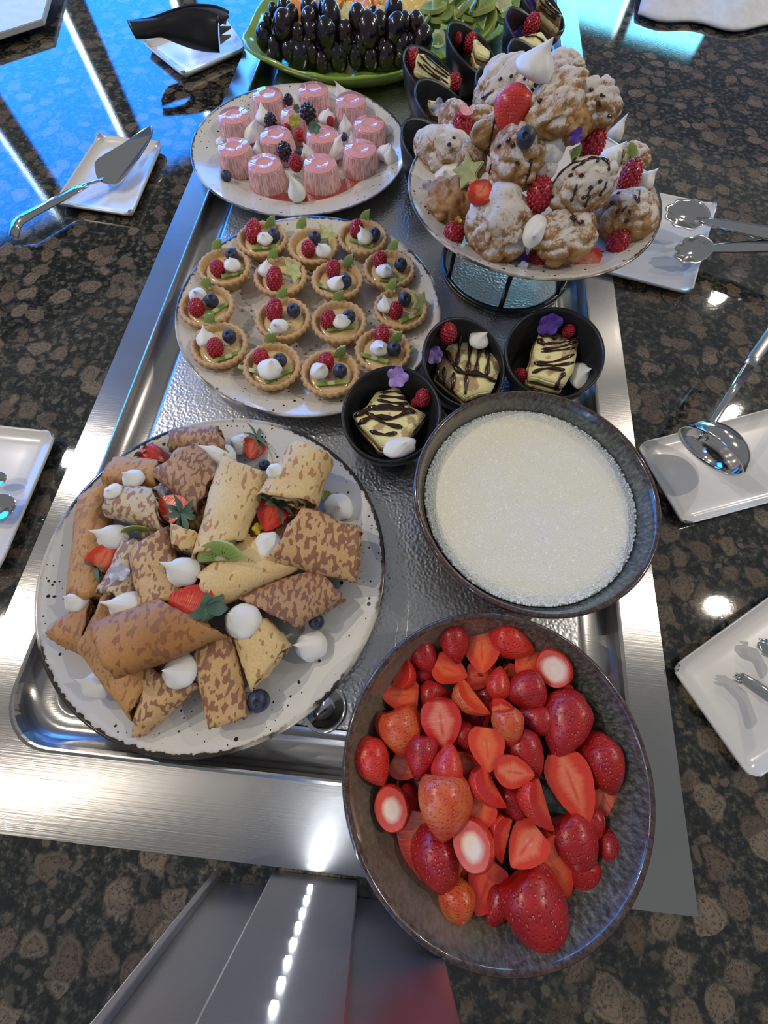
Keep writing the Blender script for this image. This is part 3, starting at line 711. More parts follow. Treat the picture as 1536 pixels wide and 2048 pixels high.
for (x, y, lb) in panna:
    h = 1.02*pr; px, py = c4_(x, y); p = P(px, py, pz+h)
    o = thing('panna_cotta', 'pink panna cotta with red gel top, '+lb, 'dessert', (p.x, p.y, pz), 'panna cottas')
    M = T((p.x, p.y, pz), Quaternion((0, 0, 1), random.uniform(0, 3)), (pr, pr, pr*1.0))
    b = mk('custard', PB, None, o, M); t_ = mk('gel_top', PTOP, None, o, M); pile1.add(b); pile1.add(t_)
def put(pile, me, name, px, py, rpx, label, cat, group=None, sink=.75, ax=None, zup=None, squash=(1, 1, 1), fallback=0.0, parent=None, kind_z='n', maxz=None):
    """rest a berry/dollop on whatever the picture ray meets; rpx is its radius in picture pixels"""
    hp, n, d = pile.hit(px, py, fallback); r = rpx*(hp-Vector((0, 0, H))).dot(R3 @ Vector((0, 0, -1)))/F
    cen = hp-d*r*sink
    zd = {'n': (n+Vector((0, 0, .6))), 'v': -d, 'u': Vector((0, 0, 1))}.get(kind_z) if zup is None else Vector(zup)
    xd = hdir(px, py, ax, hp.z) if ax is not None else Vector((1, .3, 0))
    if abs(zd.normalized().dot(xd)) > .95: zd = zd+Vector((0, 0, .5))
    o = mk(name, me, None, parent, T(cen, basis(xd, zd), tuple(r*s for s in squash)))
    if label: tag(o, label, cat, group)
    return o, cen, r
# sauce puddle
def puddle(poly, z, mat, name, label, c_):
    pts = smooth_poly([P(*c_(x, y), z) for x, y in poly], 5)
    o = mk(name, prism_me(pts, .0012, [mat], bev=.0004), None); tag(o, label, 'sauce'); return o
puddle([(400, 830), (480, 880), (620, 890), (800, 915), (960, 900), (1130, 850), (1280, 770), (1350, 680), (1390, 590), (1320, 560), (1100, 700), (900, 800), (600, 820)], FLZ+.0062, SAUCE, 'sauce_puddle', 'red berry sauce pooled on the panna cotta plate', c4_)
crm = [(525, 305, 15, 'left of the back berries'), (742, 220, 14, 'behind the blackberry garnish'), (945, 300, 15, 'right of the big blackberry'), (1075, 385, 14, 'between the two right-hand panna cottas'), (1130, 445, 11, 'behind the right front panna cotta'), (440, 420, 15, 'between the left panna cottas'), (228, 450, 9, 'small, at the far left edge'), (490, 528, 12, 'small, left of centre'), (825, 545, 14, 'behind the front centre panna cotta'), (1000, 530, 17, 'behind the front centre one on its right'), (1340, 540, 17, 'right of the front right panna cotta'), (1375, 575, 13, 'rightmost on the plate rim'), (745, 800, 16, 'tall peaked, frontmost between two panna cottas'), (1045, 145, 12, 'at the back right'), (1345, 385, 13, 'behind the right edge panna cotta')]
for i, (x, y, r, lb) in enumerate(crm):
    px, py = c4_(x, y); p = P(px, py, pz+.016); rr = r*1.12*mpx(px, py, pz)
    o = mk('cream_dollop', CREAMS[[0, 1, 2, 4][i % 4]], None, None, T((p.x, p.y, pz+rr*.5+.007), basis(hdir(px, py, random.choice([180, 250, 0])), (0, 0, 1)), (rr, rr, rr*(1.5 if i == 12 else 1.0)))); tag(o, 'cream dollop among the panna cottas, '+lb, 'cream', 'cream dollops on the panna cotta plate')
for (nm, me, x, y, r, lb, cat) in [('blackberry', BLKB_ME, 665, 545, 15, 'blackberry standing among cream in front of the garnish', 'berry'), ('blackberry', BLKB_ME, 572, 345, 13, 'blackberry half hidden behind the left inner panna cotta', 'berry'), ('blackberry', BLKB_ME, 822, 300, 17, 'large blackberry topping the garnish in the plate centre', 'berry'), ('blueberry', BLUEB_ME, 275, 710, 11, 'blueberry at the left front edge of the panna cotta plate', 'berry'), ('blueberry', BLUEB_ME, 755, 550, 8, 'small dark blueberry beside the front blackberry', 'berry'), ('blueberry', BLUEB_ME, 1062, 448, 8, 'blueberry tucked behind the right front panna cotta', 'berry'), ('blackberry', BLKB_ME, 690, 200, 9, 'blackberry peeking from behind the back left panna cotta', 'berry'), ('raspberry', RASP_ME, 740, 620, 14, 'dark raspberry low between the two front panna cottas', 'berry'), ('raspberry', RASP_ME, 972, 350, 9, 'raspberry peeking out right of the garnish', 'berry')]:
    px, py = c4_(x, y)
    if nm == 'blackberry' and x == 822:
        put(pile1, me, nm, px, py, r, lb, cat, 'berries on the panna cotta plate', sink=.3)
    else:
        zz = pz+.6*r*mpx(px, py, pz)+(.006 if y > 690 and x < 300 else .018); p = P(px, py, zz); rr = r*mpx(px, py, zz)
        tag(mk(nm, me, None, None, T((p.x, p.y, zz), None, rr)), lb, cat, 'berries on the panna cotta plate')
for (x, y, r, lb) in [(675, 385, 7.5, 'leftmost'), (765, 420, 8, 'right, upper'), (770, 455, 7, 'right, lowest')]:
    px, py = c4_(x, y); o, cen, rr = put(pile1, ico(3, None, [REDC]), 'redcurrant', px, py, r, 'shiny redcurrant in the panna cotta garnish, '+lb+' of three', 'berry', 'redcurrants in the garnish', sink=.9)
put(pile1, leafs_me(simple('yellow_green_leaf', (.55, .58, .08), .5, vary=.2), 5, 8, 1, .45), 'leaf_sprig', *c4_(725, 335), 13, 'yellow-green leaf sprig on the panna cotta garnish', 'leaf', sink=1.0, kind_z='v')
put(pile1, leafs_me(LEAFB, 8, 9, 1, .4), 'leaf_sprig', *c4_(862, 385), 15, 'grey-green curly leaf right of the big blackberry', 'leaf', sink=.9, kind_z='v')
put(pile1, leafs_me(LEAFB, 6, 10, 1, .4), 'leaf_sprig', *c4_(742, 258), 9, 'small grey-green leaf behind the garnish', 'leaf', sink=.9, kind_z='v')
# ------------------------------------------------------------ tartlets
def c5(x, y): return 340+x/2.793, 420+y/2.793
def tart_meshes():
    n = 132; v = []; f = []
    prof = [(.60, 0), (.66, .05), (.86, .42), (1.0, .60), (1.03, .70), (.97, .78), (.88, .76), (.80, .62), (.77, .50), (.5, .48), (0, .48)]
    fl = lambda a, r, z: (.033*math.sin(a*24+z*5) if z > .3 and r > .8 else .01*math.sin(a*22))
    cr = lathe([(0, 0)]+prof, n, [CRUST], flute=fl)
    fi = lathe([(0, .40), (.79, .46), (.78, .56), (.6, .585), (0, .60)], 48, [CUST])
    return cr, fi
TC, TF = tart_meshes(); tR = .0318; tz = FLZ+.0046
def crumbs_me(seed):
    rnd = random.Random(seed); bm = bmesh.new()
    for i in range(26):
        a = rnd.gauss(0, .5); b = rnd.gauss(0, .3); bmesh.ops.create_icosphere(bm, subdivisions=1, radius=rnd.uniform(.03, .055), matrix=Matrix.Translation((a, b, .03+rnd.uniform(0, .04))))
    return from_bm(bm, [NUT], smooth=False)
tarts = [
 ((515, 160), (462, 108, 1.35), (525, 140), (580, 135), [(530, 203, 'h', -5), (588, 98, 'q', 40)], 'at the back left of the plate'),
 ((800, 198), (770, 205, 1), (857, 212), (808, 148), [(762, 103, 'q', 200), (885, 140, 's', 0)], 'rearmost in the middle with starfruit'),
 ((1075, 150), (1042, 95, 1.1), (1090, 135), (1143, 130), [(1068, 178, 'h', 35), (1113, 62, 'q', 80)], 'at the back right of the plate'),
 ((303, 318), (260, 315, 1), (340, 290), (345, 245), [(285, 228, 'q', 100), (360, 350, 'h', -20)], 'second row, left'),
 ((617, 370), (580, 372, 1.3), (535, 322), None, [(600, 280, 'q', 80), (690, 350, 's', 10)], 'with a large raspberry and starfruit but no blueberry'),
 ((937, 388), (910, 322, 1.1), (925, 395), (980, 392), [(1022, 312, 'q', -10), (865, 425, 'h', 35)], 'in the second row right of centre'),
 ((1225, 328), (1172, 268, 1), (1197, 322), (1290, 300), [(1268, 232, 'q', 150), (1245, 385, 'h', 0)], 'at the right of the second row'),
 ((205, 535), (142, 535, 1.05), (148, 460), (230, 500), [(228, 440, 'q', 80), (255, 555, 'h', -50)], 'at the far left edge of the plate'),
 ((632, 605), (580, 550, 1.25), (603, 632), (690, 555), [(650, 500, 'q', 170)], 'left of centre with cream below the raspberry'),
 ((945, 622), (882, 602, 1.1), (958, 605), (1000, 590), [(965, 515, 'q', 60), (955, 655, 'h', -12)], 'in the centre right, kiwi wedge sticking up'),
 ((1290, 548), (1260, 550, 1), (1208, 520), (1312, 492), [(1260, 455, 'q', 90), (1400, 525, 's', 0), (1350, 590, 'h', -40)], 'at the far right edge of the plate'),
 ((275, 752), (247, 760, 1.1), (190, 705), (330, 700), [(250, 642, 'q', 70), (325, 812, 'h', -25)], 'at the front left edge of the plate'),
 ((570, 868), (505, 815, 1), (550, 868), (614, 835), [(590, 748, 'q', 70), (605, 922, 'h', -35), (455, 892, 'h', 30)], 'frontmost left with the largest cream dollop'),
 ((895, 908), (870, 840, 1.05), (830, 885), (950, 895), [(982, 820, 'q', -20), (900, 962, 'h', -5)], 'frontmost in the middle of the plate'),
 ((1192, 782), (1180, 692, 1.15), (1167, 755), (1253, 770), [(1292, 742, 'q', 30), (1140, 822, 'h', 25)], 'front right, beside the black cake bowl')]
for i, (cc, ra, cm, bl, kw, lb) in enumerate(tarts):
    px, py = c5(*cc); th = .70*tR*.95; p = P(px, py, tz+th)
    o = thing('fruit_tartlet', 'fruit tartlet with berries and cream, '+lb, 'tartlet', (p.x, p.y, tz), 'fruit tartlets')
    q = Quaternion((0, 0, 1), i*.7); M = T((p.x, p.y, tz), q, (tR, tR, tR*.95))
    mk('crust', TC, None, o, M); mk('filling', TF, None, o, M)
    zf = tz+.58*tR*.95
    cm_r = 20 if i == 12 else 15
    a, b = c5(ra[0], ra[1]); rr = .0092*ra[2]**.35; pp = P(a, b, zf+rr*1.1)
    mk('raspberry', RASP_ME, None, o, T(Vector((pp.x, pp.y, zf+rr*.8)), basis((1, .2, 0), Vector((.1, .75, .5))), (rr, rr, rr*(ra[2]))))
    a, b = c5(*cm); rr = .0108 if i != 12 else .0138; pp = P(a, b, zf+rr*1.2)
    mk('cream_dollop', CREAMS[[2, 0, 3][i % 3]], None, o, T(Vector((pp.x, pp.y, zf+rr*.9)), basis(hdir(a, b, 120+i*47), (0, 0, 1)), (rr, rr, rr*.85)))
    if bl: a, b = c5(*bl); rr = .0084; pp = P(a, b, zf+rr*1.1); mk('blueberry', BLUEB_ME, None, o, T(Vector((pp.x, pp.y, zf+rr*.9)), basis((1, 0, 0), (.3*math.sin(i*2), -.5+.3*math.cos(i), 1)), rr))
    for (kx, ky, kt, ka) in kw:
        a, b = c5(kx, ky); pp = P(a, b, zf+.005); hd = hdir(a, b, ka)
        if kt == 'q': mk('kiwi_wedge', KIWI_Q, None, o, T(Vector((pp.x, pp.y, zf+.004)), basis(Vector((0, .35, 1)), hdir(a, b, ka+90)*.3+Vector((0, -.9, .5))), (.0135, .0135, .012)))
        elif kt == 'h': mk('kiwi_slice', KIWI_H, None, o, T(Vector((pp.x, pp.y, zf+.0045)), basis(hd, Vector((0, 0, .25))+hdir(a, b, ka-90)*1.0), (.0165, .0095, .016)))
        else: mk('starfruit_slice', STAR_ME, None, o, T(Vector((pp.x, pp.y, zf+.006)), basis(hd, Vector((.5, -.3, .8))), .0165))
    cb = mk('nut_crumbs', crumbs_me(i), None, o, T((p.x+.004*math.cos(i), p.y-.006, zf+.0005), q, tR*.55)); cb['kind'] = 'stuff'
loose = [(400, 465), (405, 560), (455, 560), (760, 800), (818, 757), (782, 780), (520, 690), (830, 690), (595, 430)]
for (x, y) in loose:
    p = P(*c5(x, y), tz+.001); tag(mk('pastry_crumb', ico(1, None, [NUT], .0016), None, None, T((p.x, p.y, tz+.0012))), 'small brown nut crumb lying loose between the tartlets', 'crumb', 'loose crumbs on the tartlet plate')
# ------------------------------------------------------------ crepes
def c7(x, y): return 60+x/2.133, 820+y/2.133
CM = {'g': crepe_mat('crepe_golden', (.56, .31, .115), (.32, .14, .06), .2, 300, .6), 's': crepe_mat('crepe_spotted', (.62, .40, .19), (.25, .11, .065), .72, 250), 'd': crepe_mat('crepe_dark_spotted', (.48, .29, .16), (.21, .095, .07), .95, 280), 'l': crepe_mat('crepe_light', (.74, .55, .27), (.42, .20, .08), .1, 230, .35), 'p': crepe_mat('crepe_pale', (.60, .48, .31), (.26, .13, .09), .5, 270, .2), 'b': crepe_mat('crepe_brown', (.48, .24, .085), (.25, .10, .045), .35, 260, .8)}
def crepe(A, B, zA, zB, th, mk_, label, seed, open_=(1, 1), turns=2.3):
    a0, a1 = P(*c7(*A[0]), zA), P(*c7(*A[1]), zA); b0, b1 = P(*c7(*B[0]), zB), P(*c7(*B[1]), zB)
    cA, cB = (a0+a1)/2, (b0+b1)/2; wA, wB = (a1-a0)/2*1.13, (b1-b0)/2*1.13; ext = (cB-cA)*.05; cA, cB = cA-ext, cB+ext
    if wA.dot(wB) < 0: wB = -wB
    root = thing('crepe', label, 'crepe', (cA+cB)/2, 'rolled crepes')
    nu, nt = 18, 72; v = []; f = []; tk = .0014; rnd = random.Random(seed)
    def ring(u, rho, a, extra=0.0):
        c = cA.lerp(cB, u); w_ = wA.lerp(wB, u); hh = th/2*(1+.10*math.sin(PI*u)); W = w_.length; wd = w_.normalized()
        if W < hh: hh = max(W*.8, .003)
        x = math.copysign(abs(math.cos(a))**.85, math.cos(a)); y = math.copysign(abs(math.sin(a))**.8, math.sin(a))
        nz = noise.noise(Vector((x*1.5+seed, y*1.5, u*3)))*.07+noise.noise(Vector((x*4+seed, y*4, u*7)))*.025
        r = rho*(1+nz)
        p = c+wd*(x*(W*r+extra))+Vector((0, 0, 1))*(y*(hh*r+extra))
        p += (cB-cA).normalized()*noise.noise(Vector((x*2, y*2+seed, 5)))*.004*(1 if u in (0, 1) else 0)
        return p
    for i in range(nu+1):
        u = i/nu
        for j in range(nt+1):
            t = j/nt; a = -PI*.35+t*2*PI*turns; rho = 1-.66*t**.8 if t > 1/turns*.9 else 1-.10*t
            for e in (0, -tk): v.append(ring(u, rho, a, e))
    S = 2*(nt+1)
    for i in range(nu):
        for j in range(nt):
            p = i*S+j*2; f.append((p, p+2, p+2+S, p+S)); f.append((p+1, p+1+S, p+3+S, p+3))
    for i in (0, nu):
        for j in range(nt): p = i*S+j*2; f.append((p, p+1, p+3, p+2) if i == 0 else (p, p+2, p+3, p+1))
    for j in (0, nt):
        for i in range(nu): p = i*S+j*2; f.append((p, p+S, p+S+1, p+1))
    me = mesh(v, f, [CM[mk_]]); sh = mk('pancake_sheet', me, None, root)
    v = []; f = []; n = 28; us = [.05 if open_[0] else .02, .3, .7, .95 if open_[1] else .98]
    for u in us:
        for k in range(n): v.append(ring(u, .86, 2*PI*k/n))
    for i in range(len(us)-1):
        for k in range(n): q = (k+1) % n; f.append((i*n+k, i*n+q, (i+1)*n+q, (i+1)*n+k))
    f.append(tuple(range(n))); f.append(tuple((len(us)-1)*n+k for k in range(n-1, -1, -1)))
    mk('chocolate_filling', mesh(v, f, [CFILL], smooth=False), None, root)
    return sh
DC3 = P(*c7(700, 680), .02)
def dome3(px, py):
    d = ray(px, py).normalized(); o = Vector((0, 0, H)); t = .25
    while t < .8:
        p = o+d*t; k = 1-((p.xy-DC3.xy).length/.135)**2
        if k <= 0 and p.z < .03: return None
        if k > 0 and p.z < .004+.040*k**.6: return p
        t += .001
    return None
pile3 = Pile(dome3); pile3.add(pl3); Z = FLZ+.006
CR = [
 (((215, 420), (345, 335)), ((172, 772), (320, 790)), .016, .014, .022, 'g', 'golden brown crepe lying along the left edge of the plate', (1, 1)),
 (((335, 320), (395, 212)), ((545, 330), (560, 225)), .018, .02, .022, 'g', 'small golden crepe at the upper left under a strawberry', (1, 1)),
 (((612, 175), (640, 90)), ((845, 190), (800, 82)), .016, .018, .024, 'd', 'rearmost dark spotted crepe at the plate back', (1, 1)),
 (((548, 290), (725, 160)), ((715, 432), (812, 275)), .028, .024, .026, 'd', 'broad dark spotted crepe in the upper middle', (1, 1)),
 (((345, 455), (400, 332)), ((575, 520), (530, 345)), .026, .03, .026, 'p', 'pale greyish crepe roll in the upper left with open end', (1, 1)),
 (((818, 222), (1008, 300)), ((708, 622), (905, 545)), .03, .034, .024, 'l', 'long light yellow crepe lying lengthwise in the middle', (1, 1)),
 (((1125, 158), (1278, 228)), ((978, 372), (1215, 402)), .026, .03, .036, 'l', 'tan crepe roll with hollow open end at the upper right', (1, 1)),
 (((1190, 432), (1035, 640)), ((1405, 520), (1380, 722)), .030, .016, .024, 's', 'spotted golden crepe fanned out at the right', (1, 1)),
 (((735, 700), (800, 830)), ((930, 545), (1130, 675)), .026, .020, .026, 'l', 'light crepe under the big kiwi slice in the centre', (1, 1)),
 (((880, 785), (1140, 918)), ((1225, 688), (1325, 815)), .016, .012, .026, 'd', 'dark spotted crepe with chocolate spiral end at the right', (1, 1)),
 (((440, 640), (590, 520)), ((480, 830), (640, 800)), .030, .028, .024, 's', 'spotted crepe standing left of centre beside the cream', (1, 1)),
 (((308, 770), (440, 800)), ((395, 590), (505, 575)), .024, .026, .03, 'p', 'pale crepe roll with marbled spiral end facing left', (1, 1)),
 (((85, 945), (100, 975)), ((275, 782), (235, 1045)), .008, .012, .018, 'b', 'triangular folded crepe with its tip at the left edge', (1, 0)),
 (((232, 1045), (350, 800)), ((430, 1302), (515, 1120)), .014, .010, .020, 'g', 'long golden folded crepe running to the lower left', (1, 1)),
 (((308, 905), (395, 1130)), ((560, 815), (815, 965)), .036, .034, .032, 'b', 'big toasted brown crepe frontmost on the left of the pile', (1, 1)),
 (((445, 1382), (505, 1372)), ((500, 1105), (715, 1180)), .006, .014, .018, 's', 'triangular spotted crepe pointing to the plate front', (1, 0)),
 (((770, 1345), (925, 1290)), ((712, 1050), (862, 970)), .010, .018, .024, 's', 'narrow spotted crepe pointing to the front beside a blueberry', (1, 1)),
 (((950, 1180), (1105, 1005)), ((875, 960), (1015, 900)), .012, .018, .024, 'l', 'short light crepe with torn end right of centre', (1, 1)),
 (((608, 500), (722, 530)), ((612, 580), (700, 600)), .036, .034, .018, 'l', 'small torn crepe curl in the very centre', (1, 1))]
order = [0, 1, 2, 12, 13, 15, 17, 16, 9, 3, 4, 11, 8, 10, 7, 5, 6, 18, 14]
CR += [
 (((420, 400), (520, 560)), ((900, 330), (960, 470)), .008, .008, .022, 's', 'crepe buried under the upper middle of the pile', (1, 1)),
 (((480, 560), (560, 760)), ((900, 700), (1000, 860)), .008, .008, .024, 'd', 'crepe buried under the centre of the pile', (1, 1)),
 (((330, 560), (470, 620)), ((420, 900), (600, 900)), .008, .008, .022, 'g', 'crepe buried under the left centre of the pile', (1, 1)),
 (((880, 480), (1000, 700)), ((1150, 420), (1200, 600)), .006, .006, .022, 's', 'crepe buried under the right of the pile', (1, 1))]
order = [19, 20, 21, 22]+order
for k in order:
    A, B, za, zb, th, m_, lb, op = CR[k]
    pile3.add(crepe(A, B, za+.013, zb+.013, th, m_, lb, k*3.7+1, op))
lean = {180: 1}
cr3 = [(440, 292, 25, 200, 0, 'upper left, beside the first strawberry'), (352, 345, 20, 160, 2, 'left, on the end of the pale roll'), (808, 200, 36, 190, 1, 'upper middle with a long peak'), (897, 145, 27, 170, 0, 'at the back beside a leafy strawberry'), (1045, 258, 20, 180, 0, 'half hidden behind the tan roll'), (352, 545, 34, 190, 1, 'left, on top of the cut strawberry'), (650, 690, 38, 200, 1, 'very centre of the pile above a big strawberry'), (1018, 580, 35, 250, 2, 'right of centre below a strawberry'), (1315, 412, 34, 60, 2, 'at the right edge beside the kiwi'), (200, 812, 28, 200, 0, 'at the left edge between two crepes'), (410, 838, 37, 185, 1, 'lower left pointing left'), (908, 900, 42, 210, 0, 'large, right of the big strawberry'), (1200, 1007, 36, 180, 1, 'on the bare plate at the lower right'), (640, 1115, 40, 185, 0, 'lower middle, on the front crepes'), (285, 1175, 33, 210, 1, 'on the plate at the lower left')]
for i, (x, y, r, an, k, lb) in enumerate(cr3):
    px, py = c7(x, y)
    o, _, _ = put(pile3, CREAMS[[0, 1, 2][k]], 'cream_dollop', px, py, r*.92, 'cream dollop among the crepes, '+lb, 'cream', 'cream dollops on the crepe plate', sink=.35, ax=an, squash=(1, .92, .72), kind_z='u')
    pile3.add(o)
def leafy_strawberry(pile, px, py, rpx, tipang, leafpx, label, cut=True, tone='r', lv=1, sink=.5, group='strawberries on the crepes', drop=0.0):
    hp, n, d = pile.hit(px, py); r = rpx*(hp-Vector((0, 0, H))).dot(R3 @ Vector((0, 0, -1)))/F
    cen = hp-d*r*sink
    zd = hdir(px, py, tipang, hp.z)*(1-.4*drop)+Vector((0, 0, -drop)); up = -d+Vector((0, 0, .3))
    o = thing('strawberry', label, 'strawberry', cen, group)
    # flesh: local y points to the viewer when cut
    zq = zd.normalized(); yq = (up-zq*up.dot(zq)).normalized(); xq = yq.cross(zq)
    q = Matrix((xq, yq, zq)).transposed().to_quaternion()
    b = mk('flesh', berry('half' if cut else None, tone, 1), None, o, T(cen, q, (r*1.1, r*1.1 if cut else r, r)))
    if leafpx:
        a, bb = leafpx; sc1 = r*1.0
        lz = cen-zq*r*.75
        tgt = P(a, bb, lz.z)
        dirn = (tgt-lz); dirn = dirn.normalized() if dirn.length > 1e-4 else -zq
        mk('leaf_crown', LEAFS[lv], None, o, T(lz-d*.002, basis(dirn.cross(Vector((0, 0, 1))), dirn*.6-zq*.4+Vector((0, 0, .5))), sc1))
    pile.add(b); return o
S7 = lambda x, y: c7(x, y)
leafy_strawberry(pile3, *c7(530, 205), 28, 20, c7(450, 180), 'whole strawberry with long blue-green leaves at the plate back left', False, 'r', 1)
leafy_strawberry(pile3, *c7(955, 160), 26, 110, c7(1010, 130), 'small strawberry with upright leaves at the plate back', True, 'p', 1)
leafy_strawberry(pile3, *c7(605, 412), 33, 215, c7(690, 450), 'cut strawberry with leaves on the upper left crepes', True, 'p', 1)
leafy_strawberry(pile3, *c7(1030, 448), 35, 110, c7(1110, 400), 'cut strawberry with feathery leaves right of centre', True, 'r', 1)
leafy_strawberry(pile3, *c7(318, 625), 32, 300, c7(250, 700), 'cut strawberry with two round leaves at the left', True, 'p', 2)
leafy_strawberry(pile3, *c7(680, 825), 46, 195, c7(790, 900), 'largest cut strawberry with broad leaves in the pile centre', True, 'r', 2)
put(pile3, KIWI_H, 'kiwi_slice', *c7(815, 640), 50, 'half-round kiwi slice in the centre of the crepes', 'kiwi', 'kiwi slices on the crepes', sink=.12, ax=-12, zup=(-.15, -.75, .8), squash=(1, .85, .45))
put(pile3, KIWI_H, 'kiwi_slice', *c7(1295, 350), 26, 'kiwi slice behind the cream at the right edge of the crepes', 'kiwi', 'kiwi slices on the crepes', sink=.2, ax=190, zup=(0, -.3, .8), squash=(1, -1, .5) if False else (1, 1, .5))
put(pile3, KIWI_H, 'kiwi_slice', *c7(455, 520), 27, 'thin kiwi slice leaning on the cream at the left', 'kiwi', 'kiwi slices on the crepes', sink=.4, ax=25, zup=(.3, -1, .35), squash=(1, .7, .3))
for (x, y, r, lb) in [(975, 1240, 23, 'blueberry on the bare plate at the front of the crepes'), (1222, 905, 16, 'blueberry under the spiral-ended crepe at the right'), (1000, 235, 12, 'dark blueberry at the back behind the long yellow crepe')]:
    put(pile3, BLUEB_ME, 'blueberry', *c7(x, y), r, lb, 'berry', 'blueberries on the crepe plate', sink=.95, zup=(.1, -.2, 1))
put(pile3, petals_me([LILAC], 5, 3), 'edible_flower', *c7(378, 692), 22, 'pale lilac flower on the marbled crepe roll at the left', 'flower', 'edible flowers on the crepes', sink=.4, kind_z='v')
put(pile3, petals_me([LILAC], 4, 5), 'edible_flower', *c7(565, 338), 17, 'pale lilac flower above the upper left cut strawberry', 'flower', 'edible flowers on the crepes', sink=.4, kind_z='v')
put(pile3, petals_me([YELLOW], 4, 6), 'edible_flower', *c7(968, 505), 13, 'small yellow petals below the right-hand strawberry', 'flower', 'edible flowers on the crepes', sink=.4, kind_z='v')
# ------------------------------------------------------------ cream puff tower
def c3_(x, y): return 780+x/2.743, y/2.743
ax4 = Vector((c4.x+.004, c4.y-.002)); pz4 = PT-.018
def on_tower(px, py, inset=0.0, strict=False):
    d = ray(px, py).normalized(); o = Vector((0, 0, H)); t = 0.25
    while t < 1.4:
        p = o+d*t; hh = (p.z-pz4)/.118; rr = .128*max(0, 1-hh)**.8 if hh > 0 else .13
        if strict and p.z < pz4+.02: return None
        if p.z < pz4+.012 or ((p.xy-ax4).length < rr-inset and hh < 1): return p
        t += .0015
    return None if strict else P(px, py, pz4+.02)
def puff_me(seed):
    rnd = random.Random(seed); off = Vector((seed*5.3, seed*2.1, 0))
    dirs = [Vector((rnd.uniform(-1, 1), rnd.uniform(-1, 1), rnd.uniform(-.2, 1))).normalized() for _ in range(5)]
    def fn(c):
        n = c.normalized(); k = 1+.16*noise.noise(n*1.3+off)
        for d in dirs: k += .34*max(0, n.dot(d)-.62)
        rg = 1-abs(noise.noise(n*1.7+off*1.3))*3.0; k -= .17*max(0, rg)**2-.05
        rg = 1-abs(noise.noise(n*3.6+off*1.7))*3.0; k -= .035*max(0, rg)**2
        k += .03*noise.noise(n*5+off)
        if n.z < -.45: k *= .92
        return n*k
    return ico(5, fn)
PUFF = [pastry_mat('puff_sugared', 1.18), pastry_mat('puff_lightly_sugared', .85), pastry_mat('puff_plain', -.1)]
puffs = [
 (960, 395, 110, 90, 0, 0, 'rearmost at the top, heavily sugared'),
 (350, 680, 90, 100, 0, 1, 'half hidden behind the upper left raspberry'),
 (1335, 890, 75, 85, 0, 1, 'partly hidden at the right back'),
 (1110, 600, 135, 140, 60, 0, 'crumbly sugared one on the upper right'),
 (980, 700, 120, 90, 0, 2, 'brown shaded one under the top puffs'),
 (615, 500, 185, 125, -25, 0, 'broad sugared one on the upper left with chocolate streaks'),
 (920, 570, 215, 130, -38, 1, 'big shiny golden one at the top right'),
 (485, 720, 85, 120, 70, 1, 'narrow one left below the big strawberry'),
 (600, 740, 85, 125, 80, 1, 'narrow one with a chocolate line below the strawberry'),
 (270, 850, 145, 130, -20, 0, 'at the left edge, sugared'),
 (450, 890, 85, 90, 0, 1, 'small one behind the green starfruit'),
 (700, 890, 155, 145, 0, 1, 'in the very centre below the blueberry'),
 (1340, 1040, 100, 80, 30, 1, 'behind the right-hand raspberry'),
 (320, 1120, 125, 125, 0, 2, 'plain golden one at the lower left'),
 (1270, 1190, 150, 135, 0, 1, 'at the lower right with chocolate drips'),
 (1060, 1025, 195, 135, -20, 0, 'right of centre with the most chocolate drizzle'),
 (590, 1245, 195, 170, 20, 0, 'largest sugared one at the front'),
 (965, 1315, 180, 135, -10, 1, 'front right with two lobes'),]
pile4 = Pile(lambda px, py: on_tower(px, py, .022, True)); pile4.add(pl4); puffobj = {}
for i, (x, y, rx, ry, rot, mt, lb) in enumerate(puffs):
    px, py = c3_(x, y); p = on_tower(px, py, .012); s = (p-Vector((0, 0, H))).dot(R3 @ Vector((0, 0, -1)))/F/2.743
    me = puff_me(i+1); me.materials.append(PUFF[mt])
    root = thing('cream_puff', 'golden cream puff in the tower, '+lb, 'pastry', p, 'cream puffs')
    q = basis(hdir(px, py, rot, p.z), Vector((0, -.25, 1)))
    o = mk('choux_shell', me, None, root, T(p, q, (rx*s*.92, ry*s*.98, ry*s*.86)))
    pile4.add(o); puffobj[i] = root
for (x, y, z) in ((0, 0, .03), (.035, .03, .02), (-.04, .03, .02), (0, -.03, .02), (.02, .05, .045)):
    pass
def drizzle(pile, pts, r, parent, conv, name='chocolate_drizzle', mat=None, k=4, lift=.3):
    w_ = []
    P2 = smooth_poly([Vector((*conv(x, y), 0)) for x, y in pts], k, False)
    for q in P2:
        hp, n, d = pile.hit(q.x, q.y); w_.append(hp+n*r*lift)
    # drop jumps
    out = [w_[0]]
    for a in w_[1:]:
        if (a-out[-1]).length < .02: out.append(a)
    if len(out) < 2: return
    rad = [r*(.75+.35*math.sin(i*1.7)) for i in range(len(out))]; rad[0] = r*.4; rad[-1] = r*.5
    return mk(name, tube_me(out, rad, 6, [mat or CHOC], flat=.8), None, parent)
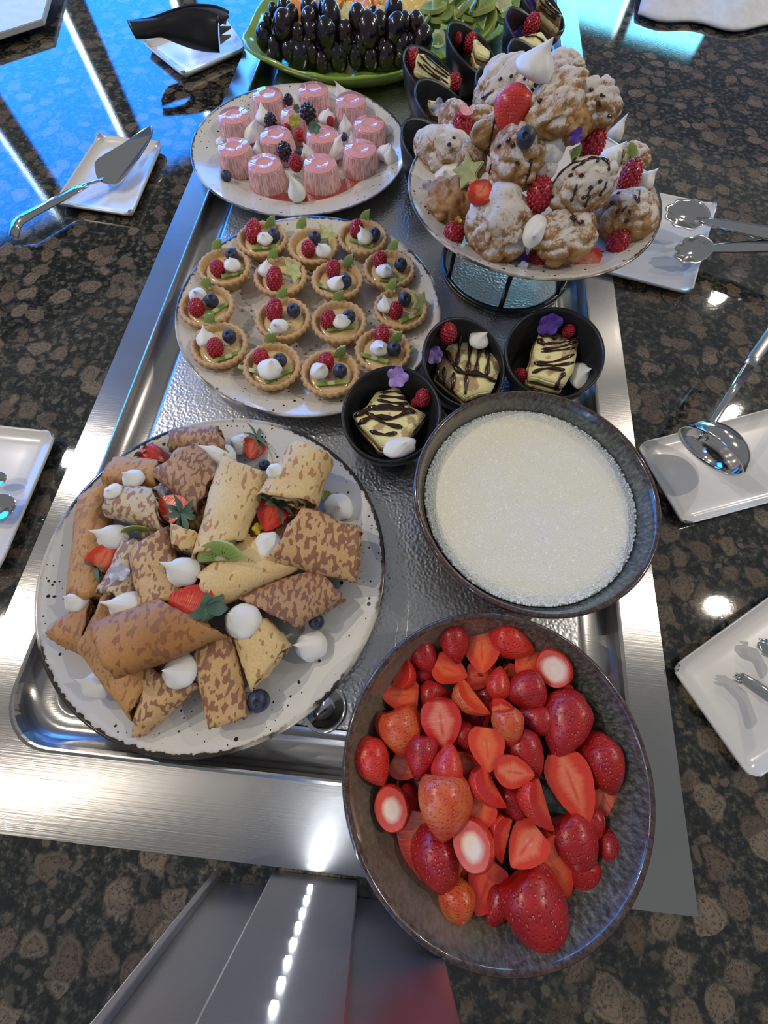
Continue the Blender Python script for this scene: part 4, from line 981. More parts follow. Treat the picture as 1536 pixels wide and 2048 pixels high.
drz = {15: [[(880, 1040), (930, 960), (1000, 900), (1090, 880)], [(1000, 930), (1050, 900), (1100, 870), (1190, 880), (1200, 940)], [(990, 1110), (1015, 1050), (1025, 1010)], [(1070, 1140), (1085, 1090), (1120, 1060)], [(1150, 1080), (1170, 1040), (1190, 1000)], [(1130, 890), (1160, 870), (1200, 900)], [(1075, 1080), (1100, 1040)]],
 5: [[(590, 580), (620, 540), (615, 505)], [(660, 560), (690, 530)], [(500, 540), (560, 500)]],
 8: [[(575, 640), (560, 730), (540, 830)]], 11: [[(775, 870), (765, 940), (740, 1010)], [(560, 900), (540, 960)]], 14: [[(1340, 1070), (1360, 1110), (1370, 1040)], [(1270, 1160), (1300, 1130)], [(1240, 1170), (1260, 1145)], [(1310, 1150), (1320, 1180)]], 17: [[(1000, 1180), (1040, 1230)], [(990, 1190), (1010, 1215)]],
 3: [[(1130, 560), (1160, 580)], [(1150, 520), (1180, 530)]], 10: [[(510, 880), (545, 930), (550, 960)]]}
for k, L in drz.items():
    for pts in L: drizzle(pile4, pts, .0016, puffobj[k], c3_)
dots = {5: [(605, 435), (665, 420), (738, 433)], 15: [(1013, 880), (990, 965), (1050, 960), (1150, 995), (1100, 1030), (1060, 1085)], 11: [(650, 770), (675, 795), (700, 890), (600, 800)], 9: [(350, 760), (325, 793)], 3: [(1100, 495), (1140, 570), (1200, 640)], 14: [(1255, 1062), (1218, 1110), (1295, 1215)], 17: [(1050, 1220), (1010, 1200)], 6: [(825, 553)]}
for k, L in dots.items():
    for (x, y) in L:
        hp, n, d = pile4.hit(*c3_(x, y)); mk('chocolate_chip', ico(2, None, [CHOC]), None, puffobj[k], T(hp+n*.0008, basis((1, .4, 0), n), (.0026, .0018, .0012)))
G4 = 'toppings on the cream puff tower'
def cream4(x, y, r, k, ax_, zup, sq, lb, sink=.3):
    o, _, _ = put(pile4, CREAMS[k], 'cream_dollop', *c3_(x, y), r/2.743, 'whipped cream on the puff tower, '+lb, 'cream', 'cream dollops on the puff tower', sink=sink, ax=ax_, zup=zup, squash=sq); pile4.add(o)
d_ = ray(*c3_(800, 375)); tt = (ax4.y-.004)/d_.y; p_ = Vector((0, 0, H))+d_*tt
o = mk('cream_dollop', CREAMS[4], None, None, T(p_, basis((1, 0, 0), (.25, .1, 1)), (.0185, .0180, .0125))); tag(o, 'big white cream peak topping the whole puff tower', 'cream', 'cream dollops on the puff tower'); pile4.add(o)
cream4(885, 800, 90, 0, 10, (.25, -.3, 1), (1, 1, .8), 'upper middle lump right of the blueberry')
cream4(865, 900, 60, 0, 95, (0, -.6, .8), (1.5, 1, .8), 'lower part of the middle run beside the centre puff')
cream4(310, 955, 80, 2, 120, (-.2, -.4, 1), (1, 1, .9), 'round lump at the left')
cream4(795, 1265, 58, 0, 110, (0, -.5, .8), (1.6, 1, .8), 'smooth run at the front between two puffs')
cream4(1235, 740, 42, 4, 0, (.2, .25, 1), (1, 1, 1.35), 'tall spike at the upper right')
cream4(1215, 870, 62, 4, 0, (.45, .3, .9), (1, 1, .85), 'spike behind the chocolate-drizzled puff')
cream4(1400, 990, 55, 0, 0, (.2, .2, 1), (1, 1, 1.), 'at the right edge behind the raspberry')
for (x, y, r, sq, lb) in [(1110, 785, 72, 1.18, 'on the upper right beside a purple petal'), (820, 1072, 74, 1.2, 'in the centre front above the cream run'), (1318, 965, 60, 1.4, 'at the right side, upright'), (350, 1285, 62, 1.0, 'at the left front on the plate rim'), (812, 1415, 60, 1.15, 'frontmost on the plate'), (1250, 1330, 62, 1.15, 'at the right front on the plate'), (390, 690, 58, 1.3, 'at the upper left under an orange strawberry piece')]:
    o, _, _ = put(pile4, RASP_ME, 'raspberry', *c3_(x, y), r/2.743*.98, 'red raspberry on the puff tower, '+lb, 'berry', 'raspberries on the puff tower', sink=.6, ax=0, zup=(.1, .8, .75), squash=(1, 1, sq/1.1)); pile4.add(o)
leafy_strawberry(pile4, *c3_(670, 625), 40, 85, None, 'glossy red strawberry pointing down near the tower top', False, 'r', group=G4, sink=.95, drop=1.0)
leafy_strawberry(pile4, *c3_(415, 605), 17, 120, None, 'small orange strawberry piece at the tower upper left', True, 'o', group=G4)
leafy_strawberry(pile4, *c3_(510, 1035), 30, -60, None, 'pale orange strawberry half left of the tower centre', True, 'p', group=G4)
leafy_strawberry(pile4, *c3_(1085, 1430), 27, 190, None, 'pale strawberry wedge on the plate at the tower front', True, 'w', group=G4)
put(pile4, BLUEB_ME, 'blueberry', *c3_(745, 755), 19, 'sugar-dusted blueberry near the tower top', 'berry', G4, sink=.6, zup=(-.3, -.8, .6))
put(pile4, STAR_ME, 'starfruit_slice', *c3_(430, 945), 34, 'green starfruit slice standing at the tower left', 'starfruit', G4, sink=.5, ax=60, zup=(-.3, -.8, .5))
put(pile4, KIWI_Q, 'kiwi_wedge', *c3_(985, 825), 22, 'yellow-green kiwi wedge left of the upper raspberry', 'kiwi', G4, sink=.5, ax=60, zup=(0, -.8, .5))
put(pile4, KIWI_Q, 'kiwi_wedge', *c3_(1290, 860), 22, 'kiwi wedge behind the cream spikes at the right', 'kiwi', G4, sink=.5, ax=0, zup=(0, -.8, .5))
for (x, y, r, m_, lb) in [(210, 1030, 14, LILAC, 'pale violet flower at the tower left edge'), (715, 1425, 20, PURPLE, 'dark purple flower at the plate front below the tower'), (1025, 745, 15, PURPLE, 'deep purple petal left of the upper raspberry'), (375, 1212, 9, YELLOW, 'tiny yellow petal above the left front raspberry')]:
    put(pile4, petals_me([m_], 5, int(x)), 'edible_flower', *c3_(x, y), r, lb, 'flower', 'edible flowers on the puff tower', sink=.5, kind_z='v')
put(pile4, petals_me([LILAC], 4, 77), 'edible_flower', *c3_(730, 1460), 12, 'pale crumpled petals beside the dark purple flower', 'flower', 'edible flowers on the puff tower', sink=.5, kind_z='v')
puddle([(400, 1370), (430, 1400), (500, 1440), (600, 1450), (680, 1440), (620, 1380), (500, 1330)], PT-.013, CARAM, 'caramel_puddle', 'brown caramel sauce pooled at the front of the puff tower', c3_)
# ------------------------------------------------------------ black slanted bowls with cake
def slant_bowl(cx, cy, z, Rr, hmid, slope, az):
    n = 72; v = []; f = []; az = math.radians(az)
    def hh(a): return hmid+slope*Rr*math.cos(a-az)
    levels = [('o', 0.0), ('o', .06), ('o', .2), ('o', .4), ('o', .6), ('o', .8), ('o', .96), ('t', 1.0), ('i', .96), ('i', .8), ('i', .6), ('i', .4), ('i', .22), ('i', .12)]
    for kind, t in levels:
        for i in range(n):
            a = 2*PI*i/n; h = hh(a); r = Rr*(.58+.42*math.sin(min(1, t)*PI/2)**.85)
            if kind == 'o' and t == 0: r = Rr*.55
            if kind == 'i': r -= .0035
            if kind == 't': r -= .0017
            # lean: radius keyed to absolute height so walls stay smooth
            v.append((r*math.cos(a), r*math.sin(a), max(0, h*t)+(.0012 if kind == 't' else 0)+(.004 if kind == 'i' and t < .2 else 0)))
    m = len(levels)
    for j in range(m-1):
        for i in range(n): k = (i+1) % n; f.append((j*n+i, j*n+k, (j+1)*n+k, (j+1)*n+i))
    f.append(tuple(range(n-1, -1, -1))); b = (m-1)*n; f.append(tuple(b+i for i in range(n)))
    return mesh(v, f, [BLACKB])
def cake_block(pile, top, ztop, h, conv, label, stripes, layers=True, seed=0, group='cake pieces in black bowls', tl=None):
    """top: picture corners of the top face (each may carry its own z)"""
    pts = [P(*conv(q[0], q[1]), q[2] if len(q) > 2 else ztop) for q in top]; cen = sum(pts, Vector())/len(pts)
    root = thing('cake_slice', label, 'cake', cen-Vector((0, 0, h)), group)
    def slab_(z0, z1, mat, nm, k, wob):
        a = [cen+(p-cen)*k-Vector((0, 0, z0)) for p in pts]
        me = prism_me(a, z1-z0, [mat], bev=.0012); bm = bmesh.new(); bm.from_mesh(me)
        bmesh.ops.triangulate(bm, faces=bm.faces[:]); bmesh.ops.subdivide_edges(bm, edges=bm.edges[:], cuts=3, use_grid_fill=True)
        for v_ in bm.verts: v_.co += Vector((noise.noise(v_.co*90+Vector((seed, 0, 0))), noise.noise(v_.co*90+Vector((0, seed, 9))), noise.noise(v_.co*80)*.6))*wob
        bm.to_mesh(me); bm.free(); me.polygons.foreach_set('use_smooth', [True]*len(me.polygons))
        o = mk(nm, me, None, root); pile.add(o); return o
    slab_(0, h*.30, ICING, 'cream_layer', 1.0, .0018); slab_(h*.30, h*.5, SPONGE, 'sponge_layer', .97, .0025)
    slab_(h*.5, h*.72, ICING, 'cream_layer', .99, .0018); slab_(h*.72, h, SPONGE, 'sponge_layer', .97, .0022)
    for s in stripes: drizzle(pile, s[1:], s[0], root, conv, k=3)
    return root
c6 = lambda x, y: (670+x/2.743, 600+y/2.743)
# front three: (left rim px, right rim px, centre px, hmid, slope, az, label)
def bowl(l, r, z, hmid, slope, az, label, ctr):
    R_ = (P(*l, z)-P(*r, z)).length/2; c = P(*ctr, FLZ+hmid); o = mk('slanted_bowl', slant_bowl(0, 0, 0, R_, hmid, slope, az), None, None, T((c.x, c.y, FLZ+.0003)))
    tag(o, label, 'bowl', 'slanted black bowls'); return o, c, R_
pa = Pile(); ba = bowl((685, 828), (880, 828), .035, .050, .22, 75, 'black slanted bowl with cake nearest the milk bowl, frontmost on the left', (782, 826)); pa.add(ba[0])
pb = Pile(); bb_ = bowl((845, 715), (1014, 740), .030, .048, .38, 130, 'black slanted bowl with cake and violet flower, between its two front neighbours', (930, 724)); pb.add(bb_[0])
pc = Pile(); bc = bowl((1015, 705), (1205, 705), .035, .050, .20, 75, 'black slanted bowl with cake at the right front under the cake stand', (1110, 704)); pc.add(bc[0])
ck = .032
cake_block(pa, [(230, 500), (345, 475), (420, 590), (500, 625), (375, 790), (250, 800), (95, 630), (180, 570)], ck, .026, c6, 'cake slice striped with chocolate in the frontmost black bowl',
 [(.0035, (110, 640), (220, 590), (330, 590), (440, 620)), (.0035, (130, 680), (220, 640), (320, 650), (420, 600)), (.0022, (240, 530), (330, 535), (400, 545)), (.0018, (250, 510), (330, 505), (380, 520)), (.0028, (190, 720), (270, 740), (340, 730)), (.003, (170, 620), (280, 680), (370, 700)), (.0035, (180, 590), (300, 600), (380, 590)), (.0022, (230, 550), (320, 565), (400, 570))], seed=3)
cake_block(pb, [(620, 250, .03), (700, 190, .032), (925, 330, .03), (860, 500, .026), (720, 540, .022), (550, 400, .022), (560, 350, .024)], .032, .024, c6, 'cake slice with thick chocolate lines in the middle black bowl',
 [(.0028, (690, 190), (680, 280), (665, 360)), (.003, (745, 220), (735, 330), (725, 400)), (.0028, (800, 260), (780, 340), (775, 400)), (.003, (830, 270), (840, 340), (830, 420)), (.004, (610, 280), (650, 360), (700, 400), (790, 410), (880, 450)), (.0025, (560, 370), (570, 430)), (.0025, (600, 370), (600, 460)), (.003, (650, 400), (645, 500)), (.0025, (720, 410), (715, 520))], seed=5)
cake_block(pc, [(1120, 170, .034), (1240, 185, .034), (1340, 215, .034), (1310, 390, .032), (1260, 470, .026), (1060, 420, .026), (1075, 330, .03)], .034, .024, c6, 'cake slice with fine chocolate lines in the right front black bowl',
 [(.004, (1120, 190), (1180, 200), (1215, 215)), (.004, (1110, 220), (1150, 250)), (.0018, (1150, 240), (1240, 235), (1340, 200)), (.0018, (1130, 270), (1230, 260), (1335, 225)), (.0018, (1130, 285), (1240, 275), (1330, 260)), (.0022, (1090, 345), (1200, 340), (1310, 300)), (.0022, (1090, 350), (1200, 360), (1310, 345)), (.0025, (1080, 400), (1160, 375), (1260, 385)), (.003, (1260, 400), (1230, 440), (1210, 490))], seed=8)
def top6(pile, me, nm, x, y, r, lb, cat, **kw): return put(pile, me, nm, *c6(x, y), r/2.743, lb, cat, kw.pop('group', 'toppings in the black bowls'), **kw)
top6(pa, RASP_ME, 'raspberry', 483, 535, 46, 'raspberry in the frontmost black bowl', 'berry', sink=.8, zup=(.3, .7, .6)); top6(pa, RASP_ME, 'raspberry', 445, 565, 30, 'small raspberry piece against the cake in the frontmost bowl', 'berry', sink=.8)
top6(pb, RASP_ME, 'raspberry', 620, 180, 50, 'raspberry at the back of the middle black bowl', 'berry', sink=.8, zup=(-.3, .6, .6)); top6(pb, RASP_ME, 'raspberry', 585, 315, 28, 'raspberry hidden behind the violet flower', 'berry', sink=.8)
top6(pc, RASP_ME, 'raspberry', 1280, 170, 36, 'small raspberry at the back of the right front bowl', 'berry', sink=.8); top6(pc, RASP_ME, 'raspberry', 1012, 420, 44, 'raspberry at the left side of the right front bowl', 'berry', sink=.8)
top6(pa, CREAMS[2], 'cream_dollop', 355, 805, 78, 'flat cream dollop at the front of the frontmost bowl', 'cream', sink=.5, squash=(1.25, .8, .6), ax=-15, kind_z='u')
top6(pb, CREAMS[0], 'cream_dollop', 790, 215, 60, 'cream dollop at the back of the middle black bowl', 'cream', sink=.3, kind_z='u', ax=0, squash=(1, 1, .7)); top6(pc, CREAMS[0], 'cream_dollop', 1345, 410, 70, 'cream dollop with a peak in the right front bowl', 'cream', sink=.5, ax=10, kind_z='u', squash=(.85, 1.25, .7))
flv = petals_me([VIOLET], 5, 21); top6(pa, flv, 'edible_flower', 345, 425, 62, 'violet flower standing at the back of the frontmost bowl', 'flower', sink=1.2, kind_z='v'); top6(pb, petals_me([VIOLET], 5, 22), 'edible_flower', 548, 305, 56, 'violet flower on the left rim of the middle bowl', 'flower', sink=.9, kind_z='v'); top6(pc, petals_me([PURPLE], 5, 23), 'edible_flower', 1175, 135, 70, 'deep purple flower at the back of the right front bowl', 'flower', sink=.8, kind_z='v')
# rear group of slanted bowls
rear = [((805, 112), (926, 190), .085, .022, 'with striped cake, right of the panna cotta plate'), ((893, 62), (1003, 138), .085, .022, 'with a raspberry in front of the kiwi slices'), ((1009, 28), (1112, 112), .085, .022, 'with a raspberry behind the tower top'), ((1034, -28), (1138, 50), .085, .022, 'rearmost at the well corner with striped cake'), ((836, 180), (945, 258), .075, .018, 'with a pale petal, touching the puff plate left'), ((818, 262), (918, 340), .070, .016, 'half hidden behind the left edge of the puff plate'), ((955, 155), (1060, 232), .075, .018, 'almost hidden behind the tower, no filling visible'), ((1016, 98), (1120, 175), .075, .018, 'with an orange strawberry piece, behind the cream peak')]
rb = []
for (hp_, lp_, zh, zl, lb) in rear:
    mid = ((hp_[0]+lp_[0])/2, (hp_[1]+lp_[1])/2); hm = .050; c = P(*mid, FLZ+hm); R_ = .050; az = 168; sl = .46
    R_ = min(.056, max(.048, (P(hp_[0], mid[1], FLZ+hm)-P(lp_[0], mid[1], FLZ+hm)).length/2))
    o = mk('slanted_bowl', slant_bowl(0, 0, 0, R_, hm, sl, az), None, None, T((c.x, c.y, FLZ+.0003))); tag(o, 'black slanted bowl '+lb, 'bowl', 'slanted black bowls')
    pl = Pile(); pl.add(o); rb.append((pl, c, R_, az))
def cc2(x, y): return 780+x/2.743, y/2.743
cake_block(rb[0][0], [(150, 285, 0.071), (185, 285, 0.071), (330, 400, 0.056), (335, 480, 0.046), (250, 440, 0.048), (130, 380, 0.056)], 0.066, 0.032, cc2, 'striped cake slice in the rear bowl behind the panna cottas', [(.0015, (160, 300), (230, 370), (320, 430)), (.0015, (190, 300), (260, 360), (330, 420)), (.002, (150, 340), (210, 400), (280, 440)), (.0015, (180, 350), (250, 410), (320, 460))], seed=11)
cake_block(rb[1][0], [(455, 215, 0.056), (480, 215, 0.056), (550, 280, 0.048), (545, 320, 0.046), (480, 290, 0.048)], 0.056, 0.026, cc2, 'small cake cubes in the rear bowl before the kiwi', [], seed=12)
cake_block(rb[2][0], [(700, 200, 0.056), (830, 170, 0.056), (890, 240, 0.048), (850, 270, 0.046), (740, 245, 0.048)], 0.056, 0.024, cc2, 'broken cake pieces in the bowl behind the tower top', [(.002, (740, 200), (800, 200), (850, 240))], seed=13)
cake_block(rb[3][0], [(810, -20, 0.076), (850, -20, 0.076), (950, 80, 0.056), (930, 120, 0.046), (820, 50, 0.056)], 0.066, 0.032, cc2, 'striped cake slice in the rearmost bowl', [(.002, (820, 0), (870, 50), (930, 90)), (.002, (850, 0), (900, 50), (940, 80)), (.002, (820, 30), (860, 70), (910, 100))], seed=14)
cake_block(rb[4][0], [(205, 540, 0.056), (250, 545, 0.056), (340, 610, 0.046), (320, 640, 0.042), (230, 600, 0.046)], 0.056, 0.028, cc2, 'cake slice in the bowl touching the puff plate', [(.0012, (280, 560), (300, 620)), (.0012, (300, 570), (320, 630))], seed=15)
cake_block(rb[5][0], [(180, 720, 0.056), (250, 740, 0.056), (290, 780, 0.046), (180, 790, 0.046)], 0.056, 0.028, cc2, 'cake slice in the half hidden bowl left of the tower', [(.0015, (190, 740), (250, 770)), (.0015, (200, 725), (270, 760))], seed=16)
for (k, x, y, r, lb) in [(0, 120, 325, 42, 'at the left of the rear striped cake'), (0, 350, 455, 40, 'at the right of the rear striped cake'), (1, 440, 235, 38, 'upright in the rear bowl before the kiwi'), (1, 372, 212, 24, 'small, at the left of the rear bowl before the kiwi'), (2, 778, 135, 44, 'large, in the bowl behind the tower top')]:
    put(rb[k][0], RASP_ME, 'raspberry', *cc2(x, y), r/2.743, 'red raspberry '+lb, 'berry', 'raspberries in the rear bowls', sink=.9, zup=(.4, .5, .6))
put(rb[4][0], petals_me([LILAC], 4, 40), 'edible_flower', *cc2(265, 590), 16, 'pale lilac petal in the bowl touching the puff plate', 'flower', 'petals in the rear bowls', sink=.9, kind_z='v'); put(rb[2][0], petals_me([PURPLE], 4, 41), 'edible_flower', *cc2(710, 185), 12, 'purple and white petal in the bowl behind the tower top', 'flower', 'petals in the rear bowls', sink=.9, kind_z='v'); put(rb[3][0], petals_me([PURPLE], 4, 42), 'edible_flower', *cc2(775, 15), 12, 'purple petal in the rearmost bowl', 'flower', 'petals in the rear bowls', sink=.9, kind_z='v')
put(rb[7][0], berry('half', 'o', 2), 'strawberry_piece', *cc2(712, 340), 10, 'orange strawberry piece in the bowl behind the cream peak', 'strawberry', sink=.9)
# ------------------------------------------------------------ green leaf platter with fruit
LB = FLZ+.0003
outl = [(484, 76), (500, 100), (560, 128), (620, 147), (680, 155), (760, 150), (840, 130), (920, 103), (1000, 66), (1045, 20), (1075, -60), (980, -130), (820, -150), (660, -120), (575, -55), (520, 5), (500, 45)]
def platter():
    top = smooth_poly([P(x, y, LB+.030) for x, y in outl], 5); cen = sum(top, Vector())/len(top); cen.z = 0
    n = len(top); v = []; f = []
    lv = [(1.0, .026), (.985, .0255), (.95, .018), (.90, .008), (.80, .002), (.6, 0.0), (.3, 0.0)]
    for k, z in lv:
        for i, p in enumerate(top):
            s = .0015*math.sin(i*.9)*(k > .5); v.append(Vector((cen.x+(p.x-cen.x)*k, cen.y+(p.y-cen.y)*k, LB+.004+z+s)) if k < 1 else Vector((p.x, p.y, LB+.004+z)))
    lo = [(1.0, .0225), (.95, .013), (.88, .002), (.78, -.004), (.3, -.004)]
    for k, z in lo:
        for p in top: v.append(Vector((cen.x+(p.x-cen.x)*k*1.004, cen.y+(p.y-cen.y)*k*1.004, LB+.004+z)))
    for j in range(len(lv)-1):
        for i in range(n): q = (i+1) % n; f.append((j*n+i, j*n+q, (j+1)*n+q, (j+1)*n+i))
    b = len(lv)*n
    for i in range(n): q = (i+1) % n; f.append((i, b+i, b+q, q))
    for j in range(len(lo)-1):
        for i in range(n): q = (i+1) % n; f.append((b+j*n+i, b+(j+1)*n+i, b+(j+1)*n+q, b+j*n+q))
    f.append(tuple((len(lv)-1)*n+i for i in range(n))); f.append(tuple(b+(len(lo)-1)*n+i for i in range(n-1, -1, -1)))
    me = mesh(v, f, [GREEN]); bm = bmesh.new(); bm.from_mesh(me); bmesh.ops.recalc_face_normals(bm, faces=bm.faces); bm.to_mesh(me); bm.free(); me.polygons.foreach_set('use_smooth', [True]*len(me.polygons)); return me
lp = mk('leaf_platter', platter()); tag(lp, 'green leaf-shaped ceramic platter heaped with fruit at the back of the well', 'platter')
def c2_(x, y): return 460+x/2.133, y/2.133
grapes = [(185, 45, 20), (232, 35, 30), (262, 75, 30), (160, 85, 18), (165, 108, 20), (228, 112, 42), (150, 160, 38), (340, 50, 36), (335, 85, 32), (290, 150, 30), (345, 135, 32), (405, 35, 30), (430, 70, 42), (412, 150, 44), (490, 140, 34), (545, 80, 38), (610, 65, 24), (590, 130, 48), (640, 105, 34), (698, 50, 38), (705, 130, 42), (745, 100, 30), (795, 105, 32), (735, 200, 34), (820, 180, 44), (195, 205, 32), (250, 215, 28), (300, 240, 42), (350, 225, 28), (392, 265, 28), (460, 245, 40), (480, 215, 24), (535, 240, 32), (600, 250, 38), (650, 195, 22), (668, 235, 38), (180, 240, 22), (560, 190, 26), (330, 190, 24), (720, 245, 28), (420, 215, 26), (500, 190, 26), (270, 195, 24)]
ORD = ['first', 'second', 'third', 'fourth', 'fifth', 'sixth', 'seventh', 'eighth', 'ninth', 'tenth', 'eleventh', 'twelfth', 'thirteenth', 'fourteenth', 'fifteenth', 'sixteenth', 'seventeenth', 'eighteenth', 'nineteenth', 'twentieth']
def row_label(o, x, y, what, cat, group, allp, cuts):
    row = lambda yy: 0 if yy < cuts[0] else (1 if yy < cuts[1] else 2)
    same = sorted([p for p in allp if row(p[1]) == row(y)]); k = same.index((x, y))
    tag(o, '%s, %s from left in the %s row of its heap' % (what, ORD[min(k, 19)], ['back', 'middle', 'front'][row(y)]), cat, group)
gme = ico(3, lambda c: Vector((c.x, c.y, c.z*1.0)), [GRAPE])
rg = random.Random(5)
for (x, y, r) in sorted(grapes, key=lambda g: g[1]):
    px, py = c2_(x, y); low = (y-30)/220.0; z = LB+.018+.052*max(0, 1-low)**.8*(1 if x > 200 else .7)
    if y < 90: z = LB+.060
    p = P(px, py, z); rr = r/2.133*mpx(px, py, z)*1.04
    o = mk('grape', gme, None, None, T(p, basis((rg.uniform(-1, 1), rg.uniform(-1, 1), 0), (rg.uniform(-.35, .35), rg.uniform(-.3, .5), 1)), (rr, rr, rr*rg.uniform(1.18, 1.34))))
    row_label(o, x, y, 'dark purple-black grape', 'grape', 'grapes on the green platter', [g[:2] for g in grapes], (90, 195))
# under-layer that carries the visible grapes
for i in range(26):
    x = rg.uniform(540, 840); y = rg.uniform(60, 118); p = P(x, y, LB+.018); 
    o = mk('grape', gme, None, None, T(p, basis((1, rg.uniform(-1, 1), 0), (rg.uniform(-1, 1), rg.uniform(-1, 1), .5)), (.0125, .0125, .0165))); tag(o, 'dark grape at the bottom of the heap, mostly hidden by the others', 'grape', 'grapes on the green platter')
def chunk_me(mat, seed):
    rnd = random.Random(seed); me = box_me(2, 1.1, .8, .2, [mat], 3)
    for v in me.vertices: v.co += Vector((0, 0, -.3*v.co.x**2))+Vector((noise.noise(v.co+Vector((seed, 0, 0))), 0, noise.noise(v.co+Vector((0, seed, 0)))))*.25
    me.polygons.foreach_set('use_smooth', [True]*len(me.polygons)); return me
OC = [chunk_me(ORANGE, i) for i in range(3)]; YC = [chunk_me(MELON, i+5) for i in range(3)]
OL = [(300, 10), (290, 45), (460, 10), (500, 5), (560, 15), (610, 8), (580, 45), (350, 0), (400, 0), (660, 5), (720, 5), (270, 20), (540, -10), (620, -15)]
for i, (x, y) in enumerate([(300, 10), (290, 45), (460, 10), (500, 5), (560, 15), (610, 8), (580, 45), (350, 0), (400, 0), (660, 5), (720, 5), (270, 20), (540, -10), (620, -15)]):
    px, py = c2_(x, y); p = P(px, py, LB+.045); o = mk('melon_chunk', OC[i % 3], None, None, T(p, basis((rg.uniform(-1, 1), rg.uniform(-1, 1), .3), (rg.uniform(-.6, .6), -.6, .8)), .0165)); row_label(o, x, y, 'orange melon chunk behind the grapes', 'fruit', 'orange melon chunks on the green platter', OL, (6, 30))
YL = [(490, 60), (470, 90), (640, 30), (700, 90), (760, 30), (800, 25), (740, 55), (780, 70), (650, 60), (830, 45), (820, 10), (770, 5), (520, 40)]
for i, (x, y) in enumerate([(490, 60), (470, 90), (640, 30), (700, 90), (760, 30), (800, 25), (740, 55), (780, 70), (650, 60), (830, 45), (820, 10), (770, 5), (520, 40)]):
    px, py = c2_(x, y); p = P(px, py, LB+.042); o = mk('pineapple_chunk', (STAR_ME if i in (0, 2) else YC[i % 3]), None, None, T(p, basis((rg.uniform(-1, 1), rg.uniform(-1, 1), .3), (rg.uniform(-.4, .4), -.8, .8)), (.0165, .0165, .014))); row_label(o, x, y, 'pale yellow fruit chunk', 'fruit', 'pale yellow fruit chunks on the green platter', YL, (32, 65))
kw = [(870, 30, 55, 'f'), (910, 25, 50, 'f'), (1000, 20, 60, 'h'), (900, 70, 60, 'h'), (970, 60, 55, 'h'), (880, 130, 55, 'h'), (1000, 95, 55, 'h'), (1070, 40, 60, 'f'), (1100, 60, 60, 'f'), (1130, 30, 60, 'h'), (1080, 100, 60, 'h'), (1130, 90, 50, 'h'), (1070, 140, 40, 'h'), (885, 190, 32, 'h'), (830, 60, 45, 'h'), (1160, 55, 45, 'h'), (950, 10, 50, 'h'), (1190, 20, 50, 'h'), (1040, 10, 50, 'h'), (940, 110, 50, 'h'), (1010, 60, 50, 'f'), (1080, 5, 50, 'h'), (860, 90, 45, 'f')]
for i, (x, y, r, t) in enumerate(kw):
    px, py = c2_(x, y); z = LB+.022+.035*max(0, 1-y/150); p = P(px, py, z); rr = r/2.133*mpx(px, py, z)
    o = mk('kiwi_slice', {'f': KIWI_F, 'h': KIWI_H}[t], None, None, T(p, basis((rg.uniform(-1, 1), rg.uniform(-1, 1), rg.uniform(-.4, .6)), (rg.uniform(-.7, .7), rg.uniform(-.9, .2), .7)), (rr, rr, rr*.9))); row_label(o, x, y, 'green kiwi slice on the platter', 'kiwi', 'kiwi slices on the green platter', [g[:2] for g in kw], (35, 85))
